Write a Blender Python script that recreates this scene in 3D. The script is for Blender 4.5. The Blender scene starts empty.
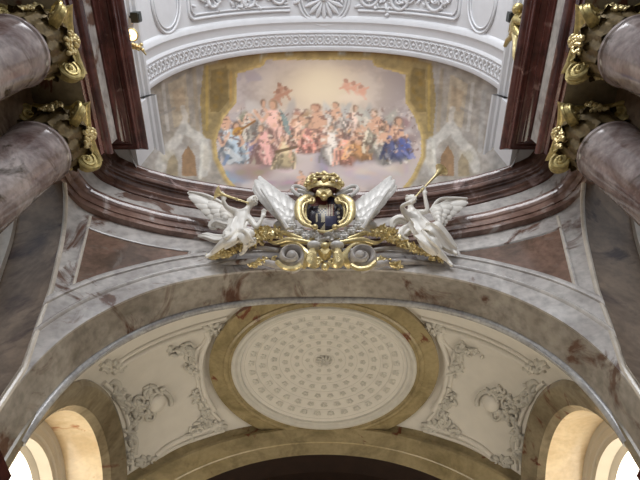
# Baroque church interior: concave choir wall with arch, frescoed half dome, bay vault below.
# Units metres; the origin is the photographer's eye, floor at z = -1.6.
import bpy, math, random
import numpy as np
from mathutils import Vector, Matrix
random.seed(7); rng = np.random.RandomState(7)
C = bpy.context.scene.collection
PI = math.pi
FLOOR = -1.6

# ------------------------------------------------------------------ helpers
def lin(c):
    c = c/255.0
    return c/12.92 if c <= .04045 else ((c+.055)/1.055)**2.4
def S(r, g, b): return (lin(r), lin(g), lin(b), 1.0)

class MB:
    def __init__(s): s.v = []; s.f = []; s.m = []
    def vert(s, p): s.v.append(tuple(p)); return len(s.v)-1
    def face(s, ids, m=0): s.f.append(tuple(ids)); s.m.append(m)
    def grid(s, rows, m=0, closeu=False, closev=False):
        """rows: list of lists of points; m may be a function of (row, column)"""
        n = len(rows[0]); base = len(s.v)
        for r in rows:
            for p in r: s.v.append(tuple(p))
        R = len(rows)
        for i in range(R if closev else R-1):
            for j in range(n if closeu else n-1):
                a = base+i*n+j; b = base+i*n+(j+1) % n
                c = base+((i+1) % R)*n+(j+1) % n; d = base+((i+1) % R)*n+j
                s.face((a, b, c, d), m(i, j) if callable(m) else m)
    def box(s, lo, hi, m=0):
        x0, y0, z0 = lo; x1, y1, z1 = hi; b = len(s.v)
        for z in (z0, z1):
            for p in ((x0, y0), (x1, y0), (x1, y1), (x0, y1)): s.v.append((p[0], p[1], z))
        for q in ((0, 3, 2, 1), (4, 5, 6, 7), (0, 1, 5, 4), (1, 2, 6, 5), (2, 3, 7, 6), (3, 0, 4, 7)):
            s.face([b+k for k in q], m)
    def tube(s, pts, rad, n=8, m=0, caps=True, closed=False, flat=1.0, up=None):
        pts = [Vector(p) for p in pts]; k = len(pts)
        if not hasattr(rad, '__len__'): rad = [rad]*k
        rows = []; ref = Vector(up) if up is not None else None; prev = None
        for i, p in enumerate(pts):
            if closed: t = pts[(i+1) % k]-pts[i-1]
            else: t = pts[min(i+1, k-1)]-pts[max(i-1, 0)]
            if t.length < 1e-9: t = Vector((0, 0, 1))
            t.normalize()
            if ref is not None: a = ref-t*ref.dot(t)
            elif prev is not None: a = prev-t*prev.dot(t)
            else: a = t.orthogonal()
            if a.length < 1e-6: a = t.orthogonal()
            a.normalize(); prev = a; b = t.cross(a)
            rows.append([p+(a*math.cos(q)*flat+b*math.sin(q))*rad[i] for q in [2*PI*j/n for j in range(n)]])
        base = len(s.v); s.grid(rows, m, closeu=True, closev=closed)
        if caps and not closed:
            s.face([base+j for j in range(n)][::-1], m)
            s.face([base+(k-1)*n+j for j in range(n)], m)
    def ball(s, c, r, nu=10, nv=6, m=0, M=None):
        c = Vector(c)
        if not hasattr(r, '__len__'): r = (r, r, r)
        rows = []
        for i in range(nv+1):
            th = PI*i/nv
            row = []
            for j in range(nu):
                ph = 2*PI*j/nu
                p = Vector((r[0]*math.sin(th)*math.cos(ph), r[1]*math.sin(th)*math.sin(ph), r[2]*math.cos(th)))
                row.append(c+(M @ p if M is not None else p))
            rows.append(row)
        s.grid(rows, m, closeu=True)
    def lathe(s, prof, c=(0, 0), n=48, m=0):
        rows = [[(c[0]+r*math.cos(2*PI*j/n), c[1]+r*math.sin(2*PI*j/n), z) for j in range(n)] for r, z in prof]
        s.grid(rows, m, closeu=True)
    def build(s, name, mats, parent=None, smooth=True, angle=40):
        me = bpy.data.meshes.new(name); me.from_pydata(s.v, [], s.f); me.update()
        if not isinstance(mats, (list, tuple)): mats = [mats]
        for k in mats: me.materials.append(k)
        for p, k in zip(me.polygons, s.m): p.material_index = k
        if smooth:
            me.shade_smooth()
            try: me.set_sharp_from_angle(angle=math.radians(angle))
            except Exception: pass
        o = bpy.data.objects.new(name, me); C.objects.link(o)
        if parent is not None: o.parent = parent
        return o

def tag(o, label, cat, group=None):
    o['label'] = label; o['category'] = cat
    if group: o['group'] = group
    return o
def struct(o): o['kind'] = 'structure'; return o
def thing(name, label, cat, loc=(0, 0, 0), group=None):
    o = bpy.data.objects.new(name, None); C.objects.link(o); o.location = loc
    o.empty_display_size = .3
    return tag(o, label, cat, group)
def shift(mb, loc):
    mb.v = [(a-loc[0], b-loc[1], c-loc[2]) for a, b, c in mb.v]; return mb

def interp(x, xs, ys): return float(np.interp(x, xs, ys))
def catmull(P, n=12):
    P = [Vector(p) for p in P]; out = []
    Q = [P[0]*2-P[1]]+P+[P[-1]*2-P[-2]]
    for i in range(1, len(Q)-2):
        for k in range(n):
            t = k/n; a, b, c, d = Q[i-1], Q[i], Q[i+1], Q[i+2]
            out.append(.5*((2*b)+(c-a)*t+(2*a-5*b+4*c-d)*t*t+(3*b-a-3*c+d)*t**3))
    out.append(Q[-2]); return out

# sight lines through image pixels, used to place parts of the building
EL = math.radians(60.8); FPX = 537.0
def ray(u, v):
    a = u-324.0; b = 240.0-v
    return Vector((a, FPX*math.cos(EL)-b*math.sin(EL), FPX*math.sin(EL)+b*math.cos(EL)))
def on_x(u, v, X): d = ray(u, v); return d*(X/d.x)

# ------------------------------------------------------------------ materials
def mat(name): 
    m = bpy.data.materials.new(name); m.use_nodes = True
    return m, m.node_tree, m.node_tree.nodes['Principled BSDF']
def setin(b, **k):
    for n, v in k.items():
        n = n.replace('_', ' ')
        if n in b.inputs: b.inputs[n].default_value = v
def stone(name, base, second, spot, scale=1.2, rough=.3, spot_at=.62, spot_w=.06, fine=.35, bump=0.0, detail=8, vein=None):
    m, nt, b = mat(name); N = nt.nodes; L = nt.links
    tc = N.new('ShaderNodeTexCoord')
    n1 = N.new('ShaderNodeTexNoise'); n1.inputs['Scale'].default_value = scale; n1.inputs['Detail'].default_value = detail
    n1.inputs['Roughness'].default_value = .65; n1.inputs['Distortion'].default_value = .8
    n2 = N.new('ShaderNodeTexNoise'); n2.inputs['Scale'].default_value = scale*.9; n2.inputs['Detail'].default_value = 6
    n2.inputs['Distortion'].default_value = 1.6; n2.inputs['Roughness'].default_value = .6
    n3 = N.new('ShaderNodeTexNoise'); n3.inputs['Scale'].default_value = scale*9; n3.inputs['Detail'].default_value = 4
    mp = N.new('ShaderNodeMapping'); mp.inputs['Location'].default_value = (5.2, 1.7, 3.1)
    L.new(tc.outputs['Object'], n1.inputs['Vector']); L.new(tc.outputs['Object'], mp.inputs['Vector'])
    L.new(mp.outputs['Vector'], n2.inputs['Vector']); L.new(tc.outputs['Object'], n3.inputs['Vector'])
    r1 = N.new('ShaderNodeValToRGB'); e = r1.color_ramp.elements
    e[0].position = .36; e[0].color = second; e[1].position = .62; e[1].color = base
    L.new(n1.outputs['Fac'], r1.inputs['Fac'])
    r2 = N.new('ShaderNodeValToRGB'); e = r2.color_ramp.elements
    e[0].position = spot_at; e[0].color = (0, 0, 0, 1); e[1].position = spot_at+spot_w; e[1].color = (1, 1, 1, 1)
    L.new(n2.outputs['Fac'], r2.inputs['Fac'])
    mx = N.new('ShaderNodeMix'); mx.data_type = 'RGBA'
    L.new(r2.outputs['Color'], mx.inputs['Factor']); L.new(r1.outputs['Color'], mx.inputs['A'])
    mx.inputs['B'].default_value = spot
    r3 = N.new('ShaderNodeValToRGB'); e = r3.color_ramp.elements
    g0 = 1-fine; e[0].position = .3; e[0].color = (g0, g0, g0, 1); e[1].position = .6; e[1].color = (1, 1, 1, 1)
    L.new(n3.outputs['Fac'], r3.inputs['Fac'])
    m2 = N.new('ShaderNodeMix'); m2.data_type = 'RGBA'; m2.blend_type = 'MULTIPLY'; m2.inputs['Factor'].default_value = 1
    L.new(mx.outputs['Result'], m2.inputs['A']); L.new(r3.outputs['Color'], m2.inputs['B'])
    out = m2.outputs['Result']
    if vein is not None:
        n4 = N.new('ShaderNodeTexNoise'); n4.inputs['Scale'].default_value = scale*1.5; n4.inputs['Detail'].default_value = 5
        n4.inputs['Distortion'].default_value = 2.2
        L.new(mp.outputs['Vector'], n4.inputs['Vector'])
        r4 = N.new('ShaderNodeValToRGB'); e = r4.color_ramp.elements
        e[0].position = .475; e[0].color = (0, 0, 0, 1); e[1].position = .5; e[1].color = (1, 1, 1, 1)
        q = r4.color_ramp.elements.new(.525); q.color = (0, 0, 0, 1)
        L.new(n4.outputs['Fac'], r4.inputs['Fac'])
        mv = N.new('ShaderNodeMath'); mv.operation = 'MULTIPLY'; mv.inputs[1].default_value = .6
        L.new(r4.outputs['Color'], mv.inputs[0])
        m3 = N.new('ShaderNodeMix'); m3.data_type = 'RGBA'; m3.inputs['B'].default_value = vein
        L.new(mv.outputs[0], m3.inputs['Factor']); L.new(out, m3.inputs['A']); out = m3.outputs['Result']
    L.new(out, b.inputs['Base Color']); setin(b, Roughness=rough)
    if bump:
        bm = N.new('ShaderNodeBump'); bm.inputs['Strength'].default_value = bump; bm.inputs['Distance'].default_value = .02
        L.new(n3.outputs['Fac'], bm.inputs['Height']); L.new(bm.outputs['Normal'], b.inputs['Normal'])
    return m
def plain(name, col, rough=.6, metal=0.0, var=.15, scale=6.0, bump=.1):
    m, nt, b = mat(name); N = nt.nodes; L = nt.links
    tc = N.new('ShaderNodeTexCoord'); n = N.new('ShaderNodeTexNoise'); n.inputs['Scale'].default_value = scale
    n.inputs['Detail'].default_value = 5; L.new(tc.outputs['Object'], n.inputs['Vector'])
    r = N.new('ShaderNodeValToRGB'); e = r.color_ramp.elements
    e[0].position = .3; e[0].color = tuple(c*(1-var) for c in col[:3])+(1,); e[1].position = .7; e[1].color = col
    L.new(n.outputs['Fac'], r.inputs['Fac']); L.new(r.outputs['Color'], b.inputs['Base Color'])
    setin(b, Roughness=rough, Metallic=metal)
    if bump:
        bm = N.new('ShaderNodeBump'); bm.inputs['Strength'].default_value = bump; bm.inputs['Distance'].default_value = .02
        L.new(n.outputs['Fac'], bm.inputs['Height']); L.new(bm.outputs['Normal'], b.inputs['Normal'])
    return m
def glow(name, col, strength):
    m, nt, b = mat(name); setin(b, Base_Color=col, Emission_Color=col, Emission_Strength=strength, Roughness=.6); return m

GREY = stone('grey_marble', S(208, 202, 196), S(170, 162, 157), S(112, 86, 74), .62, .2, .56, .07, .3, detail=5)
SOFFIT = stone('warm_grey_marble', S(176, 168, 158), S(138, 129, 119), S(104, 78, 66), .62, .16, .55, .08, .32, detail=5)
OLIVE = stone('olive_marble', S(146, 134, 112), S(112, 100, 80), S(104, 68, 54), .9, .26, .6, .06, .2, detail=5)
BROWN = stone('brown_marble', S(152, 130, 108), S(106, 86, 68), S(70, 48, 42), .7, .25, .55, .12, .25, detail=5)
PANEL = stone('red_brown_marble', S(140, 110, 94), S(98, 78, 64), S(124, 112, 102), .9, .22, .57, .1, .25, detail=5)
RED = stone('dark_red_marble', S(98, 58, 52), S(60, 35, 32), S(134, 104, 96), 1.0, .12, .62, .1, .2, detail=4)
LITRED = stone('lit_red_marble', S(122, 91, 79), S(77, 54, 46), S(168, 142, 136), 1.0, .1, .57, .1, .2, detail=4)  # lighter copy of the dark red; light on the curved cornice painted in
REDGREY = stone('red_grey_marble', S(156, 127, 114), S(108, 82, 73), S(184, 172, 166), 1.0, .12, .56, .12, .2, detail=4)
PALE = stone('pale_glint_marble', S(222, 212, 198), S(196, 186, 172), S(170, 150, 136), 1.0, .14, .62, .08, .1, detail=4)
COLM = stone('mottled_column_marble', S(172, 160, 156), S(104, 84, 80), S(78, 66, 54), .85, .1, .56, .1, .3, detail=5)
STUCCO = plain('white_stucco', S(212, 212, 214), .75, 0, .06, 3)
CREAM = plain('cream_stucco', S(218, 213, 205), .75, 0, .07, 3)
CREAMD = plain('grey_cream_stucco', S(202, 198, 190), .75, 0, .12, 5)
STATUE = plain('polished_white_stucco', S(250, 245, 236), .3, 0, .1, 5)
SILVER = plain('silvered_stucco', S(222, 218, 212), .35, .12, .22, 9)
GOLD = plain('gilding', S(242, 222, 166), .3, .55, .3, 14, .3)
OLDGOLD = plain('worn_gilding', S(210, 190, 128), .34, .6, .5, 12, .4)
OCHRE = stone('ochre_marble', S(168, 152, 116), S(134, 120, 88), S(116, 74, 56), 1.0, .26, .61, .06, .15, detail=4)
DARK = plain('dark_brown', S(46, 30, 22), .6, 0, .4, 3)  # plain dark brown for rear arch soffit, back wall and gallery ceiling
FLOORM = stone('floor_stone', S(170, 160, 146), S(140, 130, 118), S(110, 100, 92), .8, .4, .7, .1, .2)
HONEY = stone('honey_marble', S(226, 206, 174), S(206, 182, 146), S(176, 120, 84), 1.0, .16, .62, .06, .1, detail=4)
PLASTER = plain('pale_plaster', S(196, 186, 170), .8, 0, .1, 2)
SHIELD_D = plain('shield_dark_paint', S(38, 32, 46), .25, 0, .2, 9)
SHIELD_R = plain('shield_red_paint', S(104, 50, 44), .3, 0, .2, 9)
SHIELD_B = plain('shield_blue_paint', S(58, 56, 84), .25, 0, .2, 9)
SHIELD_P = plain('shield_pale_paint', S(190, 178, 150), .35, 0, .2, 9)
PANE = glow('daylit_window_glass', (1.0, .93, .78, 1), 3.8)
LAMPGLOW = glow('lamp_glow', (1.0, .62, .25, 1), 5.0)
SHADEGOLD = plain('shaded_gilding', S(112, 94, 60), .45, .5, .5, 10, .4)  # darker gilding: shade on capital bell and leaves put into the colour
IRON = plain('dark_grey_metal', S(70, 74, 72), .5, .3, .2, 9)

# ------------------------------------------------------------------ plan and arches
PLAN = [(-6.36, 4.7), (-6.35, 5.1), (-6.27, 5.42), (-5.98, 5.83), (-5.4, 6.15), (-4.8, 6.36), (-3.95, 6.58), (-2, 6.88), (0, 7.0)]
PLAN = PLAN+[(-x, y) for x, y in PLAN[:-1][::-1]]
PC = catmull([(x, y, 0) for x, y in PLAN], 14)              # wall face in plan, left to right
PX = [p.x for p in PC]; PY = [p.y for p in PC]
def plan_y(x): return interp(x, PX, PY)
def plan_n(x):                                              # unit normal towards the nave
    e = .03; d = Vector((2*e, plan_y(x+e)-plan_y(x-e), 0)).normalized()
    return Vector((d.y, -d.x, 0))
def wall(x, z, off=0.0):
    n = plan_n(x); return Vector((x, plan_y(x), z))+n*off
AC, AN = 6.03, 2.2
def sup(t, a, n=AN):                                         # superellipse arch, t = 0..pi
    c, s = math.cos(t), math.sin(t)
    return (-a*math.copysign(abs(c)**(2/n), c), AC+a*abs(s)**(2/n))
def arch_top(x, a=4.97, n=AN):
    return AC+a*max(0, 1-abs(x/a)**n)**(1/n)
SX = [5.03, 5.06, 5.30, 5.50, 5.92, 6.20, 6.36]; SZ = [5.2, 6.76, 7.85, 8.87, 10.5, 11.5, 12.05]
def side_z(x): return interp(abs(x), SX, SZ)

# wall above and beside the great arch
w = MB()
xs = sorted(set([round(p.x, 4) for p in PC if abs(p.x) < 6.35]+[-4.97, 4.97, -5.03, 5.03, -5.0, 5.0]+[s*(4.97-.97*(1-math.cos(k*PI/28))) for k in range(1, 15) for s in (1, -1)]))
cols = []
for x in xs:
    zb = FLOOR if 4.97 <= abs(x) <= 5.03 else (arch_top(x) if abs(x) < 4.97 else side_z(x))
    cols.append([wall(x, zb+(12.3-zb)*k/10) for k in range(11)])
w.grid(cols)
struct(w.build('wall_front', [GREY]))
# soffit of the great arch down to the floor
w = MB()
T = [PI*k/96 for k in range(97)]
edge = [(-4.97, FLOOR), (-4.97, 2.0)]+[sup(t, 4.97) for t in T]+[(4.97, 2.0), (4.97, FLOOR)]
def soff(x, z, d): return Vector((x, plan_y(x)+d, z))
w.grid([[soff(x, z, d) for x, z in edge] for d in (0, .06, .3, .6, .9)])
# bay side of the arch
eb = [sup(t, 5.9) for t in T]
eb = [(-5.9, FLOOR), (-5.9, 2.0)]+eb+[(5.9, 2.0), (5.9, FLOOR)]
w.grid([[soff(x, z, .9) for x, z in edge], [soff(x*.99, z, .92) for x, z in eb]])
struct(w.build('trim_1', [SOFFIT]))
w = MB(); w.tube([soff(x, z, .86) for x, z in [sup(PI*k/96, 4.96) for k in range(97)]], .085, 12)
POL = stone('polished_grey_marble', S(190, 188, 186), S(158, 156, 156), S(120, 112, 108), 1.4, .07, .6, .08, .3, detail=5)
struct(w.build('trim_18', [POL]))
for s in (-1, 1):
    b = MB()
    pr = [(5.0, 5.0), (4.95, 5.02), (4.95, 5.1), (4.9, 5.16), (4.88, 5.26), (4.86, 5.3), (4.84, 5.42), (4.84, 5.48), (5.0, 5.5)]
    b.grid([[(s*x, y, z) for x, z in pr] for y in (6.12, 7.25)]); b.grid([[(s*x, 6.12+.02*k, z) for x, z in pr] for k in (0, 1)])
    b.grid([[(s*x, 6.12, z) for x, z in pr], [(s*5.05, 6.2, z) for x, z in pr]])
    struct(b.build('trim_16' if s < 0 else 'trim_17', [RED], angle=25))
# archivolt: two fasciae and an outer lip
w = MB()
prof = [(4.97, 0), (4.97, .05), (5.36, .05), (5.38, .085), (5.42, .10), (5.45, .085), (5.46, .07), (5.74, .07), (5.76, .11), (5.82, .13), (5.87, .11), (5.88, .0)]
def keep(x, z): return z < 12.02
rows = []
TT = [PI*k/120 for k in range(121)]
for t in TT:
    r = []
    for a, o in prof:
        x, z = sup(t, a)
        x = max(-5.98, min(5.98, x)); z = min(z, 12.02)
        zs = side_z(x) if abs(x) > 5.03 else 0
        if abs(x) > 5.03 and z < zs:
            # stay on the pier: pull the moulding in to the arris
            k = min(SX[-1], interp(z, SZ, SX)); x = math.copysign(min(abs(x), k), x)
        r.append(wall(x, z, o))
    rows.append(r)
w.grid(rows)
struct(w.build('trim_2', [GREY]))
# side arches: edge moulding, dark soffit, pale outer band
for s, nm in ((-1, 'left'), (1, 'right')):
    zz = [FLOOR, 2.0, 5.2]+[5.2+(12.0-5.2)*k/30 for k in range(1, 31)]
    ed = []
    for z in zz:
        x = s*interp(z, SZ, SX); ed.append(Vector((x, plan_y(x), z)))
    w = MB()
    w.grid([ed, [p+Vector((s*.10, .02, 0)) for p in ed], [p+Vector((s*1.1, .12, 0)) for p in ed]], 0)
    w.grid([[p+Vector((s*1.1, .12, 0)) for p in ed], [p+Vector((s*1.13, .02, 0)) for p in ed], [p+Vector((s*1.6, .04, 0)) for p in ed], [p+Vector((s*1.65, .6, 0)) for p in ed]], 1)
    struct(w.build('trim_3' if s < 0 else 'trim_4', [BROWN, PALE]))
    # narrow roll along the arris and the inner line of the strip
    w = MB()
    w.tube([p+plan_n(p.x)*.02+Vector((-s*.05, 0, 0)) for p in ed[2:]], .055, 8)
    inner = []
    for k in range(20):
        z = 8.6+(11.85-8.6)*k/19
        x = s*(interp(z, [8.6, 9.0, 11.34, 11.9], [5.06, 5.13, 5.66, 5.78])); inner.append(wall(x, z, .0))
    w.tube(inner, .04, 8)
    struct(w.build('trim_5' if s < 0 else 'trim_6', [PALE]))  # lighter than the wall stone: glint of the rolls put into the colour
    # triangular spandrel panel, sunk frame and red-brown field
    w = MB(); top = []; bot = []
    K = 26
    for k in range(K+1):
        f = k/K; ax = 5.66-(5.66-3.3)*f
        zt = 11.36
        ad = (max(0, 1-(ax/5.86)**AN)**(1/AN)*5.86+AC)
        zst = interp(ax, [5.0, 5.17, 5.68], [8.4, 9.0, 11.34]) if ax > 5.0 else 0
        zb = min(zt-.01, max(ad, zst)); top.append((s*ax, zt)); bot.append((s*ax, zb))
    w.grid([[wall(x, b[1]+(z-b[1])*q, .012) for (x, z), b in zip(top, bot)] for q in (0, .25, .5, .75, 1)])
    loop = [wall(x, z, .01) for x, z in top]+[wall(x, z, .01) for x, z in bot[::-1]]
    fr = MB(); fr.tube(loop, .035, 6, closed=True)
    struct(w.build('trim_7' if s < 0 else 'trim_8', [PANEL])); struct(fr.build('trim_9' if s < 0 else 'trim_10', [GREY]))

# ------------------------------------------------------------------ entablatures
PROF_A = [(-.25, 12.0), (.0, 12.0), (.0, 12.18), (.035, 12.18), (.04, 12.4), (.075, 12.42), (.10, 12.46), (.14, 12.54), (.15, 12.6), (.15, 12.63), (.03, 12.65)]
PROF_F = [(.03, 12.65), (.02, 12.68), (.02, 13.3), (.03, 13.33)]
PROF_C = [(.03, 13.33), (.07, 13.34), (.08, 13.39), (.12, 13.43), (.16, 13.45), (.16, 13.54), (.19, 13.56), (.23, 13.62), (.27, 13.64), (.30, 13.62), (.32, 13.64), (.37, 13.645), (.38, 13.625), (.40, 13.625), (.42, 13.65), (.42, 13.80), (.445, 13.82), (.45, 13.85), (.49, 13.89), (.53, 13.96), (.55, 14.0), (.55, 14.06), (-.7, 14.06)]
def sweep(path, prof, mb, m=0):
    """path: plan points, nave on the right-hand side of travel; mitred corners"""
    P = [Vector((p[0], p[1])) for p in path]; rows = []
    for p, z in prof:
        row = []
        for i, q in enumerate(P):
            d0 = (P[i]-P[i-1]).normalized() if i else (P[1]-P[0]).normalized()
            d1 = (P[i+1]-P[i]).normalized() if i < len(P)-1 else d0
            n0 = Vector((d0.y, -d0.x)); n1 = Vector((d1.y, -d1.x)); n = (n0+n1)
            n = n/(max(.3, n.length_squared)/2) if n.length > 1e-6 else n0
            row.append((q.x+n.x*p, q.y+n.y*p, z))
        rows.append(row)
    mb.grid(rows, m)
def entablature(root, path, am=None):
    for nm, pr, m in (('architrave', PROF_A, am or REDGREY), ('frieze', PROF_F, GREY), ('cornice', PROF_C, RED if am else LITRED)):
        b = MB(); sweep(path, pr, b); b.build(nm, m, root, angle=25)
APTS = [(-6.35, 4.9), (-6.3, 5.15), (-6.12, 5.5), (-5.9, 5.71), (-5.34, 6.0), (-4.75, 6.2), (-3.9, 6.43), (-2, 6.74), (0, 6.86)]
APTS = APTS+[(-x, y) for x, y in APTS[:-1][::-1]]
AP = [(p.x, p.y) for p in catmull([(x, y, 0) for x, y in APTS], 10)]
e = thing('curved_entablature', 'concave entablature of red and grey marble curving above the great arch', 'entablature')
entablature(e, AP)
for s in (-1, 1):
    # path travels so that the nave is on the right-hand side
    path = [(-5.35, -3.0), (-5.35, 4.45), (-6.9, 4.45)]
    if s > 0: path = [(-x, y) for x, y in path[::-1]]
    else: path = path
    sd = 'left' if s < 0 else 'right'
    e = thing('entablature_block', 'dark red projecting entablature over the %s pair of columns' % sd, 'entablature', group=None)
    # for the left side travelling +y the nave (+x) lies to the right
    entablature(e, path, RED)
    b = MB(); b.box((min(s*5.36, s*6.9), -3.0, 11.995), (max(s*5.36, s*6.9), 4.44, 12.05)); b.build('architrave_soffit', OLIVE, e)

# ------------------------------------------------------------------ columns
def volute(mb, c, ax, r, th, turns=2.2, m=0):
    """scroll disc of radius r, axis ax, thickness th, with raised spirals on both faces"""
    ax = Vector(ax).normalized(); up = Vector((0, 0, 1)); up = (up-ax*up.dot(ax)).normalized(); sd = ax.cross(up); c = Vector(c)
    M = Matrix((sd, up, ax)).transposed()
    rows = []
    for rr, h in ((0, th/2), (r*.8, th/2), (r*.9, th*.42), (r*.92, 0), (r*.9, -th*.42), (r*.8, -th/2), (0, -th/2)):
        rows.append([c+M @ Vector((rr*math.cos(2*PI*j/20), rr*math.sin(2*PI*j/20), h)) for j in range(20)])
    mb.grid(rows, m, closeu=True)
    for f in (1, -1):
        pts = []; rad = []
        for k in range(46):
            q = k/45; a = PI/2+f*turns*2*PI*q; rr = r*(1-.86*q)
            pts.append(c+M @ Vector((rr*math.cos(a), rr*math.sin(a), f*th/2))); rad.append(r*.15*(1-.5*q))
        mb.tube(pts, rad, 6, m)
        mb.ball(c+M @ Vector((0, 0, f*th/2)), r*.16, 8, 5, m)
def leaf(mb, base, out, h, wd, curl, m=0):
    """acanthus leaf rising from base and curling outwards"""
    out = Vector(out).normalized(); sd = Vector((-out.y, out.x, 0)); base = Vector(base); rows = []
    for k in range(9):
        q = k/8; zz = h*math.sin(min(1, q*1.12)*PI/2)*(1 if q < .9 else .97) - (max(0, q-.75)*h*.5); oo = .03+curl*q**3
        wv = wd*(.55+.6*math.sin(q*PI*.9))*(1-.45*q)*(1+.16*math.cos(k*PI))
        rows.append([base+out*(oo+.035*math.cos(j*PI/3))+sd*wv*j/3+Vector((0, 0, zz)) for j in (-3, -2, -1, 0, 1, 2, 3)])
    mb.grid(rows, m)
    rows = [[p-out*.03 for p in r] for r in rows]
    mb.grid(rows, m)
def sq(mb, H, loc):
    mb.v = [(a, b_, H+(c-H)*.8 if c > H else c) for a, b_, c in mb.v]; return shift(mb, loc)
def make_column(x, y, label):
    c = thing('marble_column', label, 'column', (x, y, FLOOR), 'giant columns')
    b = MB(); H = 10.7
    pr = [(.80, -.95), (.78, -.92), (.74, -.8), (.725, -.6)]
    for k in range(1, 13):
        q = k/12; pr.append((.725-.095*q**1.6, -.6+(H-.22+.6)*q))
    pr += [(.64, H-.2), (.67, H-.18), (.68, H-.14), (.67, H-.1), (.62, H-.08), (.60, H)]
    b.lathe(pr, (x, y), 64); shift(b, (x, y, FLOOR)).build('shaft', COLM, c)
    b = MB(); b.box((x-.98, y-.98, FLOOR), (x+.98, y+.98, FLOOR+.25))
    b.lathe([(.95, FLOOR+.25), (.88, FLOOR+.33), (.85, FLOOR+.41), (.76, FLOOR+.43), (.74, FLOOR+.5), (.77, FLOOR+.53), (.79, FLOOR+.58), (.76, FLOOR+.63), (.70, FLOOR+.65)], (x, y), 48)
    shift(b, (x, y, FLOOR)).build('base', GREY, c)
    # capital: bell, two rows of acanthus, egg ring, abacus
    k = MB()
    k.lathe([(.59, H), (.57, H+.3), (.57, H+.8), (.60, H+1.05), (.64, H+1.18), (.66, H+1.26), (.6, H+1.32)], (x, y), 40)
    for row, (z0, h, n, wd, cu, ph) in enumerate(((H+.02, .56, 8, .17, .13, 0), (H+.1, .92, 8, .18, .17, PI/8))):
        for j in range(n):
            a = ph+2*PI*j/n; o = Vector((math.cos(a), math.sin(a), 0))
            leaf(k, Vector((x, y, z0))+o*.575, o, h, wd, cu)
    for j in range(20):
        a = 2*PI*j/20; k.ball((x+.63*math.cos(a), y+.63*math.sin(a), H+1.16), (.07, .07, .09), 8, 5)
    cap = sq(k, H, (x, y, FLOOR)).build('capital', SHADEGOLD, c)
    # abacus with hollow sides
    k = MB(); rows = []
    for sc, z in ((.80, H+1.32), (.86, H+1.36), (.90, H+1.42), (.90, H+1.48), (.97, H+1.52), (1.0, H+1.58), (1.0, H+1.615)):
        row = []
        for sdn in range(4):
            for j in range(9):
                f = -1+2*j/8; h = .70*sc*(1-.14*(1-f*f)); wv = f*.70*sc
                p = Matrix.Rotation(sdn*PI/2, 3, 'Z') @ Vector((wv, -h, 0)); row.append((x+p.x, y+p.y, z))
        rows.append(row)
    k.grid(rows, 0, closeu=True)
    ctr = k.vert((x, y, H+1.32)); n = len(rows[0])
    for j in range(n): k.face((ctr, (j+1) % n, j))
    sq(k, H, (x, y, FLOOR)).build('abacus', OLDGOLD, cap)
    for j in range(4):
        a = PI/4+j*PI/2; o = Vector((math.cos(a), math.sin(a), 0)); v = MB()
        cc = Vector((x, y, H+1.02))+o*.74
        t_ = Vector((-o.y, o.x, 0)); t_ = t_ if t_.y < 0 else -t_; volute(v, cc, t_+Vector((0, 0, -.4)), .31, .13)
        v.tube([Vector((x, y, H+.72))+o*.52, Vector((x, y, H+.95))+o*.58, Vector((x, y, H+1.22))+o*.64, Vector((x, y, H+1.28))+o*.74], [.05, .07, .09, .09], 8)
        sq(v, H, (x, y, FLOOR)).build('volute', OLDGOLD, cap)
        a = j*PI/2; o = Vector((math.cos(a), math.sin(a), 0)); t = Vector((-o.y, o.x, 0)); v = MB()
        cc = Vector((x, y, H+1.44))+o*.66
        for q in range(6):
            b2 = q*PI/3; v.ball(cc+t*.09*math.cos(b2)+Vector((0, 0, .09*math.sin(b2))), .065, 8, 5)
        v.ball(cc+o*.05, .05, 8, 5)
        for q in range(34):     # hanging husks between the scrolls
            f = q/33; v.ball(Vector((x, y, H+1.25-.4*f))+o*(.68-.02*f)+t*random.uniform(-.2, .2), random.uniform(.03, .06), 7, 4)
        sq(v, H, (x, y, FLOOR)).build('flower', GOLD, cap)
    return c
make_column(-5.92, 3.85, 'left mottled marble column with gilded capital, nearer the great arch')
make_column(5.92, 3.85, 'right mottled marble column with gilded capital, nearer the great arch')
make_column(-5.86, 1.85, 'upper left mottled marble column at the photo corner, farther from the arch')
make_column(5.86, 1.85, 'upper right mottled marble column at the photo corner, farther from the arch')

# ------------------------------------------------------------------ nave shell
b = MB(); b.box((-9, -12, FLOOR-.3), (9, 18, FLOOR)); struct(b.build('floor', FLOORM))
for s, nm in ((-1, 'left'), (1, 'right')):
    b = MB()
    x0, x1 = sorted((s*6.5, s*6.9)); b.box((x0, -3, FLOOR), (x1, 4.75, 14.0))
    x0, x1 = sorted((s*8.2, s*8.6)); b.box((x0, 4.75, FLOOR), (x1, 14.9, 14.0)); b.box((min(s*6.9, s*8.6), 4.75, 13.0), (max(s*6.9, s*8.6), 14.9, 13.3))
    # upper wall between entablature and vault
    x0, x1 = sorted((s*5.42, s*5.9)); b.box((x0, -3, 14.06), (x1, 3.97, 16.0))
    struct(b.build('wall_'+nm, [BROWN]))
# stuccoed barrel of the nave
VZ, VA, VB, VN, VY = 16.0, 5.36, 6.9, 2.25, 3.95
def vault(x, y, off=0.0):
    t = min(1, abs(x)/VA); z = VB*max(0, 1-t**VN)**(1/VN)
    # inward normal of the superellipse
    nx = (t**(VN-1))/VA*math.copysign(1, x); nz = (max(z, 1e-4)/VB)**(VN-1)/VB
    n = Vector((nx, 0, nz)); n.normalize()
    return Vector((x, y, VZ+z))-n*off
def vx(t):  # even walk along the arch, t 0..pi
    c = math.cos(t); return -VA*math.copysign(abs(c)**(2/VN), c)
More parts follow.
